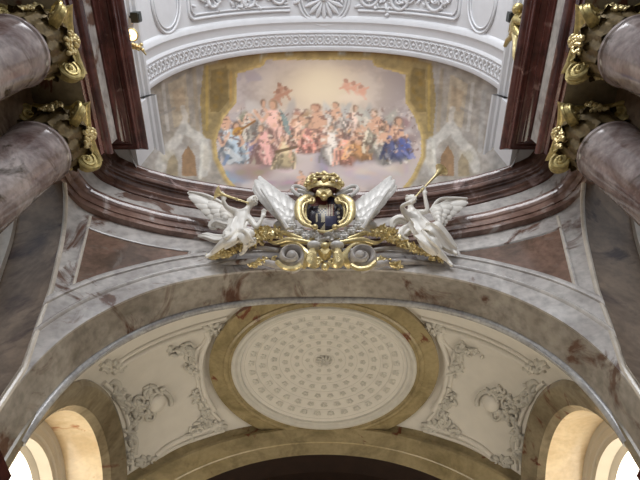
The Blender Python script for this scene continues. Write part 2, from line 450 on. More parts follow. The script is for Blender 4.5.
# arc length table
_t = [PI*k/400 for k in range(401)]; _p = [vault(vx(t), 0) for t in _t]; _s = [0]
for i in range(400): _s.append(_s[-1]+(_p[i+1]-_p[i]).length)
SL = _s[-1]
def vs(s, y, off=0.0):      # s measured from the crown, + to the right
    return vault(vx(interp(s+SL/2, _s, _t)), y, off)
b = MB()
ss = [-SL/2+SL*k/120 for k in range(121)]
ys = [(-3, 0), (2.62, 0), (2.66, .05), (2.74, .09), (2.84, .11), (2.9, .08), (2.96, .06), (3.14, .06), (3.18, .1), (3.24, .12), (3.28, .08), (3.74, .08), (3.78, .12), (3.86, .13), (3.93, .11), (3.95, .06), (3.95, -.15)]
b.grid([[vs(s, y, o) for s in ss] for y, o in ys])
struct(b.build('ceiling', STUCCO, angle=30))
# guilloche band along the rim
b = MB(); n = 58
for k in range(n):
    s0 = -SL/2+.25+(SL-.5)*(k+.5)/n
    pts = [vs(s0+.155*math.cos(a), 3.51+.16*math.sin(a), .085) for a in [2*PI*j/16 for j in range(16)]]
    b.tube(pts, .035, 6, closed=True)
    b.ball(vs(s0, 3.51, .085), .06, 8, 4)
    for yy in (3.35, 3.67):
        b.ball(vs(s0+SL/n/2, yy, .085), (.05, .05, .05), 6, 4)
tag(b.build('guilloche_band', STUCCO), 'white guilloche ornament running along the rim of the stucco arch over the fresco', 'stucco ornament')
# impost cornices
for s in (-1, 1):
    b = MB()
    pr = [(5.42, 15.55), (5.36, 15.6), (5.34, 15.75), (5.27, 15.8), (5.25, 15.9), (5.17, 15.98), (5.15, 16.08), (5.42, 16.1)]
    b.grid([[(s*x, y, z) for x, z in pr] for y in (-3, 4.0)]); b.grid([[(s*x, 4.0, z) for x, z in pr], [(s*5.5, 4.0, z) for x, z in pr]])
    pr = [(5.3, 15.5), (5.2, 15.55), (5.18, 15.68), (5.12, 15.73), (5.09, 15.85), (5.0, 15.92), (4.98, 16.02), (5.6, 16.05)]
    b.grid([[(s*x, y, z) for x, z in pr] for y in (4.0, 6.35)])
    b.box((min(s*5.14, s*7.6), 5.75, 14.05), (max(s*5.14, s*7.6), 6.1, 16.4)); b.box((min(s*5.16, s*5.9), 4.02, 14.05), (max(s*5.16, s*5.9), 6.0, 15.6))
    for yy in (5.72,):
        for xx in (5.3, 5.55, 5.8, 6.05): b.tube([(s*xx, yy, 14.06), (s*xx, yy, 16.0)], .05, 8)
    struct(b.build('trim_11' if s < 0 else 'trim_12', STUCCO, angle=25))

# ------------------------------------------------------------------ frescoed half dome
CM, CB = 3.2, 3.15
def conch(x, q):
    """q in 0..1 climbs from the impost to the arch; q < 0 is the upright wall under it"""
    X = min(1.0, abs(x)/VA); top = max(0, 1-X**VN)**(1/VN)
    Z = top*math.sin(max(q, 0)*PI/2)
    Y = max(0, max(0, 1-Z**VN)**(CM/VN)-X**CM)**(1/CM)
    return Vector((x, VY+CB*Y, VZ+VB*Z+(q*9 if q < 0 else 0)))
NXF, NQ = 300, 200
fx = [-VA*math.cos(PI*(.0+k/NXF)) if False else vx(PI*k/NXF) for k in range(NXF+1)]
fq = [-.23+.23*k/40 for k in range(40)]+[k/(NQ-40) for k in range(NQ-39)]
FP = np.array([[conch(x, q)[:] for x in fx] for q in fq])       # rows q, columns x
H_, W_ = FP.shape[:2]
# paint laid out in image pixels, projected on to the vault from the camera
ce, se = math.cos(EL), math.sin(EL)
dep = FP[..., 1]*ce+FP[..., 2]*se
U = 324+FPX*FP[..., 0]/dep; V = 240-FPX*(-FP[..., 1]*se+FP[..., 2]*ce)/dep
def fbm(x, y, sc, seed, oct=5):
    r = np.random.RandomState(seed); out = np.zeros_like(x); amp = 1; tot = 0
    for o in range(oct):
        G = r.rand(64, 64); a = x/sc*2**o+r.rand()*50; bb = y/sc*2**o+r.rand()*50
        i0 = np.floor(a).astype(int); j0 = np.floor(bb).astype(int); f = a-i0; g = bb-j0
        f = f*f*(3-2*f); g = g*g*(3-2*g)
        v = (G[i0 % 64, j0 % 64]*(1-f)+G[(i0+1) % 64, j0 % 64]*f)*(1-g)+(G[i0 % 64, (j0+1) % 64]*(1-f)+G[(i0+1) % 64, (j0+1) % 64]*f)*g
        out += amp*v; tot += amp; amp *= .55
    return out/tot
def sm(a, b_, x): t = np.clip((x-a)/(b_-a), 0, 1); return t*t*(3-2*t)
IMG = np.zeros((H_, W_, 3))
wob = (fbm(U, V, 9, 3)-.5); wob2 = (fbm(U, V, 9, 4)-.5)
Uw, Vw = U+wob*5, V+wob2*5
def over(col, a):
    global IMG
    a = np.clip(a, 0, 1)[..., None]; IMG = IMG*(1-a)+np.array(col, float)*a
def blob(cx, cy, rx, ry, ang, col, alpha=1.0, soft=.5, wobble=True):
    uu, vv = (Uw, Vw) if wobble else (U, V)
    ca, sa = math.cos(math.radians(ang)), math.sin(math.radians(ang))
    a = ((uu-cx)*ca+(vv-cy)*sa)/rx; b_ = (-(uu-cx)*sa+(vv-cy)*ca)/ry
    d = np.sqrt(a*a+b_*b_); over(col, alpha*(1-sm(1-soft, 1+soft*.4, d)))
def stroke(pts, wd, col, alpha=1.0, wobble=False):
    uu, vv = (Uw, Vw) if wobble else (U, V); D = np.full(uu.shape, 1e9)
    for (x0, y0), (x1, y1) in zip(pts[:-1], pts[1:]):
        dx, dy = x1-x0, y1-y0; L2 = dx*dx+dy*dy+1e-9
        t = np.clip(((uu-x0)*dx+(vv-y0)*dy)/L2, 0, 1); D = np.minimum(D, np.hypot(uu-x0-t*dx, vv-y0-t*dy))
    over(col, alpha*(1-sm(wd*.6, wd*1.15, D)))
def poly(pts, col, alpha=1.0):
    inside = np.zeros(U.shape, bool); n = len(pts)
    for i in range(n):
        (x0, y0), (x1, y1) = pts[i], pts[(i+1) % n]
        c = ((y0 > V) != (y1 > V)) & (U < (x1-x0)*(V-y0)/((y1-y0) or 1e-9)+x0); inside ^= c
    over(col, alpha*inside)
    return inside
# painted architecture
nz = fbm(U, V, 30, 11); n2 = fbm(U, V, 10, 12)
over((164, 154, 146), np.ones_like(U)); over((184, 176, 174), sm(.4, .7, nz)*.7); over((150, 138, 122), sm(.55, .75, n2)*.35)
over((160, 162, 170), sm(160, 130, U)*.5); over((150, 152, 160), sm(478, 505, U)*.5)
for sg in (-1, 1):
    f = lambda u: 318-sg*(318-u) if sg > 0 else 318+(318-u)
    g = (lambda u: u) if sg > 0 else (lambda u: 636-u)
    P_ = lambda L: [(g(a), c) for a, c in L]
    poly(P_([(168, 84), (186, 74), (190, 122), (174, 128)]), (190, 172, 150), .7)
    poly(P_([(172, 92), (184, 86), (186, 108), (176, 112)]), (184, 158, 132), .5)
    stroke(P_([(163, 84), (168, 130)]), 2, (206, 200, 198), .6); stroke(P_([(194, 70), (198, 130)]), 2.2, (168, 150, 128), .6)
    stroke(P_([(152, 92), (156, 150)]), 3, (186, 184, 186), .5)
    poly(P_([(204, 64), (232, 58), (236, 70), (236, 102), (222, 118), (214, 140), (203, 138), (200, 100)]), (160, 136, 88), .85)
    poly(P_([(211, 70), (228, 66), (229, 100), (219, 112), (210, 112)]), (134, 112, 70), .8)
    stroke(P_([(207, 66), (207, 130)]), 1.6, (188, 158, 92), .8)
    stroke(P_([(231, 62), (231, 104)]), 1.6, (190, 150, 88), .8)
    for k in range(5): blob(g(219+random.uniform(-4, 4)), 74+k*8, 4, 2.4, random.uniform(0, 90), (150, 120, 62), .7)
    # white painted volutes and a brown niche
    stroke(P_([(160, 168), (166, 150), (178, 140), (184, 126), (192, 134), (204, 142), (207, 160), (204, 172)]), 5.5, (206, 200, 196), .8, True)
    stroke(P_([(182, 128), (186, 118), (183, 108)]), 3, (206, 198, 194), .7, True)
    blob(g(205), 158, 6, 15, 0, (200, 190, 178), .7); blob(g(170), 158, 9, 9, 0, (186, 176, 160), .7)
    poly(P_([(182, 176), (182, 156), (188, 145), (195, 156), (197, 176)]), (150, 116, 84), .9)
    poly(P_([(166, 176), (168, 160), (174, 154), (178, 162), (178, 176)]), (150, 130, 98), .6)
    stroke(P_([(200, 178), (203, 140)]), 1.8, (220, 216, 210), .6)
    stroke(P_([(146, 122), (175, 108)]), 1.6, (150, 144, 142), .5)
# ochre cornice at the head of the scene
stroke([(232, 66), (262, 58), (300, 55), (338, 55), (376, 58), (408, 67)], 6, (166, 142, 96), .95)
stroke([(222, 60), (262, 52), (318, 49), (376, 51), (416, 60)], 4, (168, 140, 92), .9)
stroke([(236, 72), (264, 64), (300, 60), (340, 60), (374, 64), (406, 73)], 1.5, (120, 88, 44), .8)
for u in (264, 289, 342, 367):
    stroke([(u, 48), (u, 62)], 4.5, (178, 172, 160), .9); stroke([(u-2, 50), (u-2, 62)], 1, (206, 200, 190), .8)
# opening into the sky
SK = [(237, 74), (264, 66), (266, 60), (372, 60), (374, 66), (406, 75), (405, 102), (414, 116), (421, 136), (421, 156), (412, 176), (396, 196), (244, 196), (228, 178), (218, 158), (216, 140), (224, 118), (237, 102)]
stroke(SK+[SK[0]], 5.5, (178, 152, 104), .95); stroke(SK+[SK[0]], 2.6, (206, 178, 120), .8)
ins = poly(SK, (196, 186, 184), 1.0)
keepI = IMG.copy()
cl = fbm(U, V*1.4, 34, 21, 6); cl2 = fbm(U, V, 16, 22, 5)
over((162, 150, 148), sm(.4, .62, cl)*.85); over((206, 188, 178), sm(.5, .72, cl2)*.6)
d = np.hypot((U-320)/95, (V-92)/58); over((232, 212, 184), (1-sm(.1, 1, d))*.9); d = np.hypot((U-322)/42, (V-84)/32)
over((242, 226, 196), (1-sm(.1, 1, d))*.8)
over((168, 160, 172), sm(.5, .62, cl2)*(1-sm(.2, 1, np.hypot((U-255)/45, (V-85)/28)))*.6)
# clouds below the company
for cx, cy, rx, ry, c in ((262, 165, 34, 13, (176, 156, 148)), (298, 166, 30, 14, (206, 192, 188)), (340, 172, 34, 13, (196, 182, 182)), (384, 166, 32, 14, (210, 198, 194)), (238, 176, 16, 9, (140, 158, 186)), (252, 172, 22, 9, (158, 132, 122)), (300, 152, 26, 8, (216, 204, 198)), (352, 158, 26, 9, (176, 164, 170)), (378, 178, 30, 9, (190, 176, 180)), (404, 160, 14, 22, (186, 172, 168)), (322, 160, 9, 16, (160, 150, 166)), (290, 184, 30, 8, (166, 150, 156))):
    blob(cx, cy, rx, ry, 0, c, .75, .8)
    for k in range(5): blob(cx+random.uniform(-rx, rx)*.8, cy+random.uniform(-ry, ry)*.7, rx*.3, ry*.35, 0, tuple(min(255, q+random.uniform(-16, 22)) for q in c), .5, .8)
SKIN = (222, 178, 150)
for cx, cy, rx, ry, c in ((238, 134, 24, 22, (142, 132, 124)), (274, 132, 24, 26, (160, 122, 104)), (310, 130, 30, 20, (186, 136, 112)), (346, 132, 26, 22, (172, 140, 120)), (372, 132, 22, 22, (160, 136, 106)), (396, 136, 18, 22, (128, 122, 134))):
    for k in range(9): blob(cx+random.gauss(0, rx*.4), cy+random.gauss(0, ry*.4), rx*.42, ry*.36, random.uniform(0, 180), tuple(q+random.uniform(-22, 26) for q in c), .75, .6)
def figure(x, y, h, robe, lean=0, hair=(140, 108, 84), wing=None, skin=SKIN):
    h = h*1.42; m_ = sum(robe)/3; robe = tuple(.72*c+.16*m_+.12*190 for c in robe); hair = tuple(.8*c+.2*180 for c in hair)
    r = random.Random(int(x*31+y*7)); dark = tuple(c*.64 for c in robe); lite = tuple(min(255, c*1.18+14) for c in robe)
    if wing: 
        blob(x-h*.22, y-h*.1, h*.12, h*.38, -28+lean, wing, .8, .4); blob(x+h*.24, y-h*.12, h*.1, h*.34, 28+lean, tuple(c*.9 for c in wing), .8, .4)
    blob(x, y+h*.28, h*.30, h*.26, lean+10, dark, .85, .4); blob(x+h*.05, y+h*.25, h*.24, h*.21, lean, robe, .95, .4)
    for k in range(7):
        a = r.uniform(-.24, .24)*h; stroke([(x+a, y+h*.08), (x+a*1.3+r.uniform(-2, 2), y+h*.26), (x+a*1.6+r.uniform(-3, 3), y+h*.46)], h*.035, lite if k % 2 else dark, .75, True)
    blob(x, y-h*.06, h*.15, h*.2, lean, skin if r.random() < .5 else lite, .95, .35)
    for sg in (-1, 1):
        ex, ey = x+sg*h*r.uniform(.14, .24), y+h*r.uniform(-.1, .14)
        stroke([(x+sg*h*.1, y-h*.14), (ex, ey), (ex+sg*h*r.uniform(-.1, .14), ey-h*r.uniform(-.1, .2))], h*.036, skin, .8)
    tl = r.uniform(-.06, .06)*h; blob(x+tl, y-h*.3, h*.085, h*.1, 0, hair, .85, .5); blob(x+tl+h*.02*(1 if tl > 0 else -1), y-h*.285, h*.058, h*.075, 0, skin, .85, .4)
    for k in range(16):
        a, q = r.gauss(0, .2)*h, r.uniform(-.15, .42)*h; th = r.uniform(0, 6.28)
        blob(x+a, y+q, h*r.uniform(.03, .075), h*r.uniform(.02, .04), math.degrees(th), (lite, dark, skin, (96, 78, 66), (236, 226, 208))[r.randrange(5)], .6, .5)
for a in ((226, 126, 26, (196, 200, 206), 8), (248, 124, 26, (186, 176, 160), -6), (234, 140, 34, (148, 168, 184), 14, (110, 80, 60)),
          (262, 116, 30, (190, 176, 164), 5, (120, 84, 58), (206, 200, 196)), (274, 122, 40, (214, 158, 140), -6, (150, 104, 66), (204, 196, 190)), (264, 142, 32, (206, 142, 132), 20),
          (285, 150, 28, (196, 172, 124), -4), (298, 128, 24, (222, 168, 138), 10), (318, 124, 38, (226, 156, 128), 8, (128, 72, 46)), (308, 136, 26, (214, 132, 112), -12),
          (336, 116, 26, (206, 190, 176), 4, (130, 96, 70), (206, 204, 200)), (332, 142, 32, (206, 196, 184), -14), (345, 146, 28, (220, 140, 112), 16),
          (356, 120, 28, (214, 180, 160), -4, (130, 90, 60), (196, 194, 188)), (360, 138, 32, (224, 152, 84), 10), (376, 128, 36, (208, 196, 168), 6, (128, 94, 66), (200, 198, 186)), (386, 142, 32, (186, 180, 170), -10),
          (397, 136, 34, (88, 96, 156), 12, (110, 80, 60)), (312, 186, 26, (198, 132, 108), -24), (302, 180, 18, (214, 150, 122), 10)):
    figure(*a)
for x, y in ((280, 90), (287, 93), (278, 97), (346, 86), (354, 87), (362, 91)):
    s_ = random.uniform(7, 9); c = (186, 140, 116) if x < 300 else (226, 172, 148)
    blob(x, y, s_*.5, s_*.62, random.uniform(-40, 40), c, .85, .4); blob(x-1, y-s_*.6, s_*.28, s_*.3, 0, tuple(k*.85 for k in c), .9, .3)
    stroke([(x-s_*.7, y+s_*.3), (x, y), (x+s_*.7, y-s_*.4)], 1.2, c, .8); stroke([(x, y+s_*.3), (x+s_*.4, y+s_*.9)], 1.4, c, .8)
blob(354, 98, 16, 6, 0, (244, 226, 206), .6, .8)
blob(238, 131, 6.5, 4.2, -20, (196, 146, 70), .95, .3); stroke([(242, 129), (255, 121)], 1.2, (150, 104, 58), .9)    # lute
poly([(279, 108), (287, 118), (292, 138), (284, 130)], (132, 152, 150), .85); stroke([(276, 152), (296, 147)], 1.6, (112, 92, 66), .9)
stroke([(226, 150), (240, 158), (228, 162)], 3, (206, 210, 212), .8, True); stroke([(228, 156), (224, 164)], 2, (120, 140, 170), .8)
blob(404, 144, 8, 7, 20, (92, 102, 160), .85, .5)
hl = fbm(U, V, 4, 33, 3); over((246, 232, 216), sm(.62, .74, hl)*sm(105, 112, V)*(1-sm(150, 158, V))*.45); over((120, 92, 84), sm(.62, .74, fbm(U, V, 4, 35, 3))*sm(105, 112, V)*(1-sm(150, 158, V))*.6)
IMG = np.where(ins[..., None], IMG*np.array([.96, .94, .92]), keepI*np.array([.93, .93, .90])*(.80+.38*fbm(U, V, 5, 71, 4)+.0)[..., None])
c = np.clip(IMG/255, 0, 1); LINC = np.where(c <= .04045, c/12.92, ((c+.055)/1.055)**2.4)
b = MB(); b.grid([[tuple(FP[i, j]) for j in range(W_)] for i in range(H_)])
m, nt, bs = mat('fresco_paint'); at_ = nt.nodes.new('ShaderNodeAttribute'); at_.attribute_name = 'paint'
nt.links.new(at_.outputs['Color'], bs.inputs['Base Color']); setin(bs, Roughness=.85)
fo = b.build('fresco', m)
ca_ = fo.data.color_attributes.new('paint', 'FLOAT_COLOR', 'POINT')
ca_.data.foreach_set('color', np.concatenate([LINC, np.ones((H_, W_, 1))], -1).reshape(-1).astype(np.float32))
tag(fo, 'painted half dome fresco of music making figures on clouds inside a painted gilt frame', 'fresco')

# ------------------------------------------------------------------ bay vault behind the arch
BC = Vector((0, 10.42, 5.9)); BA, BB, BH = 6.2, 5.5, 6.3
def bay(x, y, off=0.0):
    k = max(.02, 1-(x/BA)**2-((y-BC.y)/BB)**2); z = BC.z+BH*math.sqrt(k)
    n = Vector((x/BA**2, (y-BC.y)/BB**2, (z-BC.z)/BH**2)).normalized()
    return Vector((x, y, z))-n*off
def on_bay(u, v):
    d = ray(u, v); A = (d.x/BA)**2+(d.y/BB)**2+(d.z/BH)**2
    B = -2*(d.y*BC.y/BB**2+d.z*BC.z/BH**2); Cc = (BC.y/BB)**2+(BC.z/BH)**2-1
    t = (-B+math.sqrt(max(0, B*B-4*A*Cc)))/(2*A); return d*t
MO, MI, MZ = (3.16, 2.8), (2.3, 2.0), 11.12
LY, LZ, LR = 10.25, 6.03, 3.07
# rear arch plan
def rear_y(x): return 12.75-.03*x*x
b = MB()
# vault web from the oval ring outwards, trimmed at front soffit, rear arch and the lunettes
na = 144; rows = []
for k in range(20):
    row = []
    for j in range(na):
        a = 2*PI*j/na; ca, sa = math.cos(a), math.sin(a); q = k/19
        px, py = MO[0]*.97*ca, MO[1]*.97*sa
        # walk out to the boundary box
        t = 1.0
        hi = 4.0
        for it in range(30):
            mid = (t+hi)/2; x, y = MO[0]*mid*ca, BC.y+MO[1]*mid*sa
            ok = abs(x) < 5.3 and y > plan_y(max(-5.2, min(5.2, x)))+.8 and y < rear_y(x)+.3 and 1-(x/BA)**2-((y-BC.y)/BB)**2 > .05
            if ok: t = mid
            else: hi = mid
        t = max(t, .99); f = .97+(t-.97)*q
        row.append(bay(MO[0]*f*ca, BC.y+MO[1]*f*sa))
    rows.append(row)
b.grid(rows, closeu=True)
struct(b.build('ceiling_bay', CREAM))
# oval medallion: flat marble ring, gilt-ochre inner moulding, shallow saucer with rows of rosettes
md = thing('oval_medallion', 'large oval ceiling medallion, ochre marble ring round a cream saucer of rosettes', 'medallion', (0, BC.y, MZ))
b = MB(); na = 128
def ell(f, z, a): # f 0 = inner .. 1 = outer
    return (math.cos(a)*(MI[0]+(MO[0]-MI[0])*f), BC.y+math.sin(a)*(MI[1]+(MO[1]-MI[1])*f), z)
pr = [(1.0, MZ+.35), (1.0, MZ+.02), (.97, MZ), (.55, MZ), (.53, MZ-.03), (.46, MZ-.045), (.40, MZ-.02), (.38, MZ+.02), (.30, MZ+.03)]
b.grid([[ell(f, z, 2*PI*j/na) for j in range(na)] for f, z in pr], closeu=True); shift(b, md.location).build('marble_ring', OCHRE, md, angle=25)
b = MB(); pr = [(.30, MZ+.03), (.26, MZ-.01), (.18, MZ-.015), (.13, MZ+.02), (.10, MZ+.05), (.02, MZ+.06), (.0, MZ+.12)]
b.grid([[ell(f, z, 2*PI*j/na) for j in range(na)] for f, z in pr], closeu=True); shift(b, md.location).build('inner_moulding', CREAMD, md, angle=25)
b = MB()
def saucer(r, a, off=0): 
    return Vector((MI[0]*r*math.cos(a), BC.y+MI[1]*r*math.sin(a), MZ+.12+.42*(1-r*r)-off))
b.grid([[saucer(r/16, 2*PI*j/64) for j in range(64)] for r in range(0, 17)], closeu=True)
sc = shift(b, md.location).build('saucer', CREAM, md)
b = MB()
for ring, (r, n) in enumerate(((.2, 10), (.34, 16), (.48, 20), (.62, 24), (.76, 28), (.89, 32))):
    for j in range(n):
        a = 2*PI*(j+.5*(ring % 2))/n; s0 = .045+.05*r
        p = saucer(r, a, .005)
        for q in range(5):
            t = 2*PI*q/5+a; b.ball(p+Vector((s0*.75*math.cos(t), s0*.75*math.sin(t), 0)), (s0*.6, s0*.6, .022), 6, 4)
for r in (.13, .27, .41, .55, .69, .83, .96):
    b.tube([saucer(r, 2*PI*j/72, 0) for j in range(72)], .008, 5, closed=True)
shift(b, md.location).build('rosette_rows', CREAMD, sc)
b = MB()
for j in range(10):
    a = 2*PI*j/10; b.tube([saucer(.02, a, .02), saucer(.05, a+.3, .07), saucer(.085, a, .05), saucer(.10, a-.2, .02)], [.02, .035, .03, .01], 6)
b.ball(saucer(0, 0, .04), .05, 8, 5); shift(b, md.location).build('centre_boss', CREAMD, sc)
# rear arch
b = MB(); T2 = [PI*k/80 for k in range(81)]
def rp(t, R, c, off, dz=0): x = -R*math.cos(t); x2 = max(-5.3, min(5.3, x)); return Vector((x2, rear_y(x2)-off, c+R*math.sin(t)+dz))
rings = [(7.2, 5.22, -.02), (6.05, 5.22, 0), (6.05, 5.22, .1), (5.95, 5.22, .12), (5.88, 5.2, .08), (5.55, 5.17, .07), (5.53, 5.17, .04), (5.2, 5.1, .04), (5.2, 5.1, -.7)]
b.grid([[rp(t, R, c_, o) for t in T2] for R, c_, o in rings], lambda i, j: 1 if i == len(rings)-2 else 0)
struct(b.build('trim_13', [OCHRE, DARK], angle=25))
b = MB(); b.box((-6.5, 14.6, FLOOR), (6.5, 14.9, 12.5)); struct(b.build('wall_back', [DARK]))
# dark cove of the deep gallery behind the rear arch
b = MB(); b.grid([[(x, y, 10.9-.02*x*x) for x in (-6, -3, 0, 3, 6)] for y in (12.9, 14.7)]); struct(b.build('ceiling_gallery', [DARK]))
for k in range(1):
    pass
# side walls of the bay with round-headed windows
for s in (-1, 1):
    nm = 'left' if s < 0 else 'right'
    TA = [PI*k/48 for k in range(49)]
    def ringp(x, R, extra=0.0):
        pts = [(s*x, LY-R*1.0, FLOOR), (s*x, LY-R, 3.0)]+[(s*x, LY-R*math.cos(t), LZ+R*math.sin(t)) for t in TA]+[(s*x, LY+R, 3.0), (s*x, LY+R, FLOOR)]
        return pts
    b = MB()
    b.grid([ringp(4.93, 3.2), ringp(4.9, 3.1), ringp(4.93, 3.02), ringp(5.12, 2.78), ringp(5.14, 2.72), ringp(5.3, 2.62)], 0)
    b.grid([ringp(4.93, 3.2), ringp(5.4, 3.45)], 0)
    struct(b.build('trim_14' if s < 0 else 'trim_15', [OLIVE], angle=25))
    b = MB()
    b.grid([ringp(5.3, 2.62), ringp(6.15, 2.55)], 0)
    struct(b.build('wall_bay_'+nm, [HONEY], angle=25))
    wn = thing('window_1' if s < 0 else 'window_2', 'x', 'window', (s*6.3, LY, LZ))
    for kk in ('label', 'category'): del wn[kk]
    struct(wn)
    b = MB(); b.grid([ringp(6.15, 2.55), ringp(6.15, 2.42), ringp(6.18, 2.38), ringp(6.18, 2.25), ringp(6.22, 2.22), ringp(6.22, 2.12), ringp(6.5, 2.1)], 0)
    shift(b, wn.location).build('window_frame', PLASTER, wn, angle=25)
    b = MB(); b.grid([ringp(6.5, 2.14), ringp(6.62, 2.0)], 0); shift(b, wn.location).build('window_reveal', PLASTER, wn)
    b = MB(); pts = ringp(6.62, 2.02); b.f.append(tuple(range(len(pts)))); b.m.append(0); b.v = list(pts)
    shift(b, wn.location).build('pane', PANE, wn, smooth=False)
# ------------------------------------------------------------------ sculpture over the crown of the arch
ON = Vector((0, -.927, -.375)); O0 = Vector((0, 6.75, 11.1)); PXM = 1/39.5
def O(u, v, d=0.0):
    """point of the forward-leaning sculpture group, d metres in front of its back plane"""
    r = ray(u, v); p = O0+ON*d; return r*(p.dot(ON)/r.dot(ON))
def wpart(mb, name, m, root, **k): return shift(mb, root.location).build(name, m, root, **k)
def curve_px(pts, n=6, d=None):
    P = catmull([(p[0], p[1], p[2] if len(p) > 2 else d) for p in pts], n)
    return [O(p.x, p.y, p.z) for p in P]
def feather(mb, a, b, wd, bend=0.0, m=0):
    a, b = Vector(a), Vector(b); t = (b-a); sd = t.cross(ON).normalized(); pts = []; rad = []
    for k in range(9):
        q = k/8; pts.append(a+t*q+sd*bend*math.sin(q*PI)*t.length+ON*.05*math.sin(q*PI))
        rad.append(wd*(.45+.75*math.sin(min(1, q*1.05)*PI*.62))*(1 if q < .85 else (1-(q-.85)/.15*.75)))
    mb.tube(pts, rad, 8, m, flat=.3, up=ON)
def along(P, f):
    P = [Vector((p[0], p[1], p[2] if len(p) > 2 else 0)) for p in P]; L = [0]
    for a, b in zip(P[:-1], P[1:]): L.append(L[-1]+(b-a).length)
    s = f*L[-1]
    for i in range(len(P)-1):
        if s <= L[i+1] or i == len(P)-2:
            return P[i].lerp(P[i+1], (s-L[i])/max(1e-9, L[i+1]-L[i]))
def wing_mesh(starts, ends, n, wd, d, inner=.55, spine=None):
    mb = MB()
    for lay, (q, dd, ww, nn) in enumerate(((1.0, 0, 1.0, n), (inner, .07, .85, n-1), (inner*.55, .13, .8, n-2))):
        for k in range(nn):
            f = k/(nn-1); a = along(starts, f); e = along(ends, f); e = a.lerp(e, q)
            feather(mb, O(a.x, a.y, d+dd), O(e.x, e.y, d+dd+.03*(k % 2)), wd*ww*PXM, .05*(f-.5))
    if spine: mb.tube(curve_px(spine, 6), [.055*(1-.5*k/(6*(len(spine)-1))) for k in range(6*(len(spine)-1)+1)], 8)
    return mb
def foliage(mb, line, n, spread, size, d, rnd, m=0):
    for k in range(n):
        p = along(line, rnd.random()); u, v = p.x+rnd.gauss(0, spread), p.y+rnd.gauss(0, spread*.8)
        c = O(u, v, d+rnd.uniform(-.05, .12)); a = Vector((rnd.gauss(0, 1), rnd.gauss(0, 1), rnd.gauss(0, 1))).normalized()
        M = a.to_track_quat('X', 'Z').to_matrix(); s = size*rnd.uniform(.7, 1.4)
        if rnd.random() < .3: mb.ball(c, s*.6, 7, 5, m)
        else: mb.ball(c, (s*1.5, s*.7, s*.25), 7, 5, m, M)
def curl(mb, u, v, r, turns, d, rad, ph=0.0, sgn=1, m=0):
    pts = []; rr = []; n = int(22*turns)
    for k in range(n+1):
        q = k/n; a = ph+sgn*2*PI*turns*q; R = r*(1-.88*q); pts.append(O(u+R*math.cos(a), v+R*math.sin(a), d+.08*q)); rr.append(rad*(1-.5*q))
    mb.tube(pts, rr, 7, m)

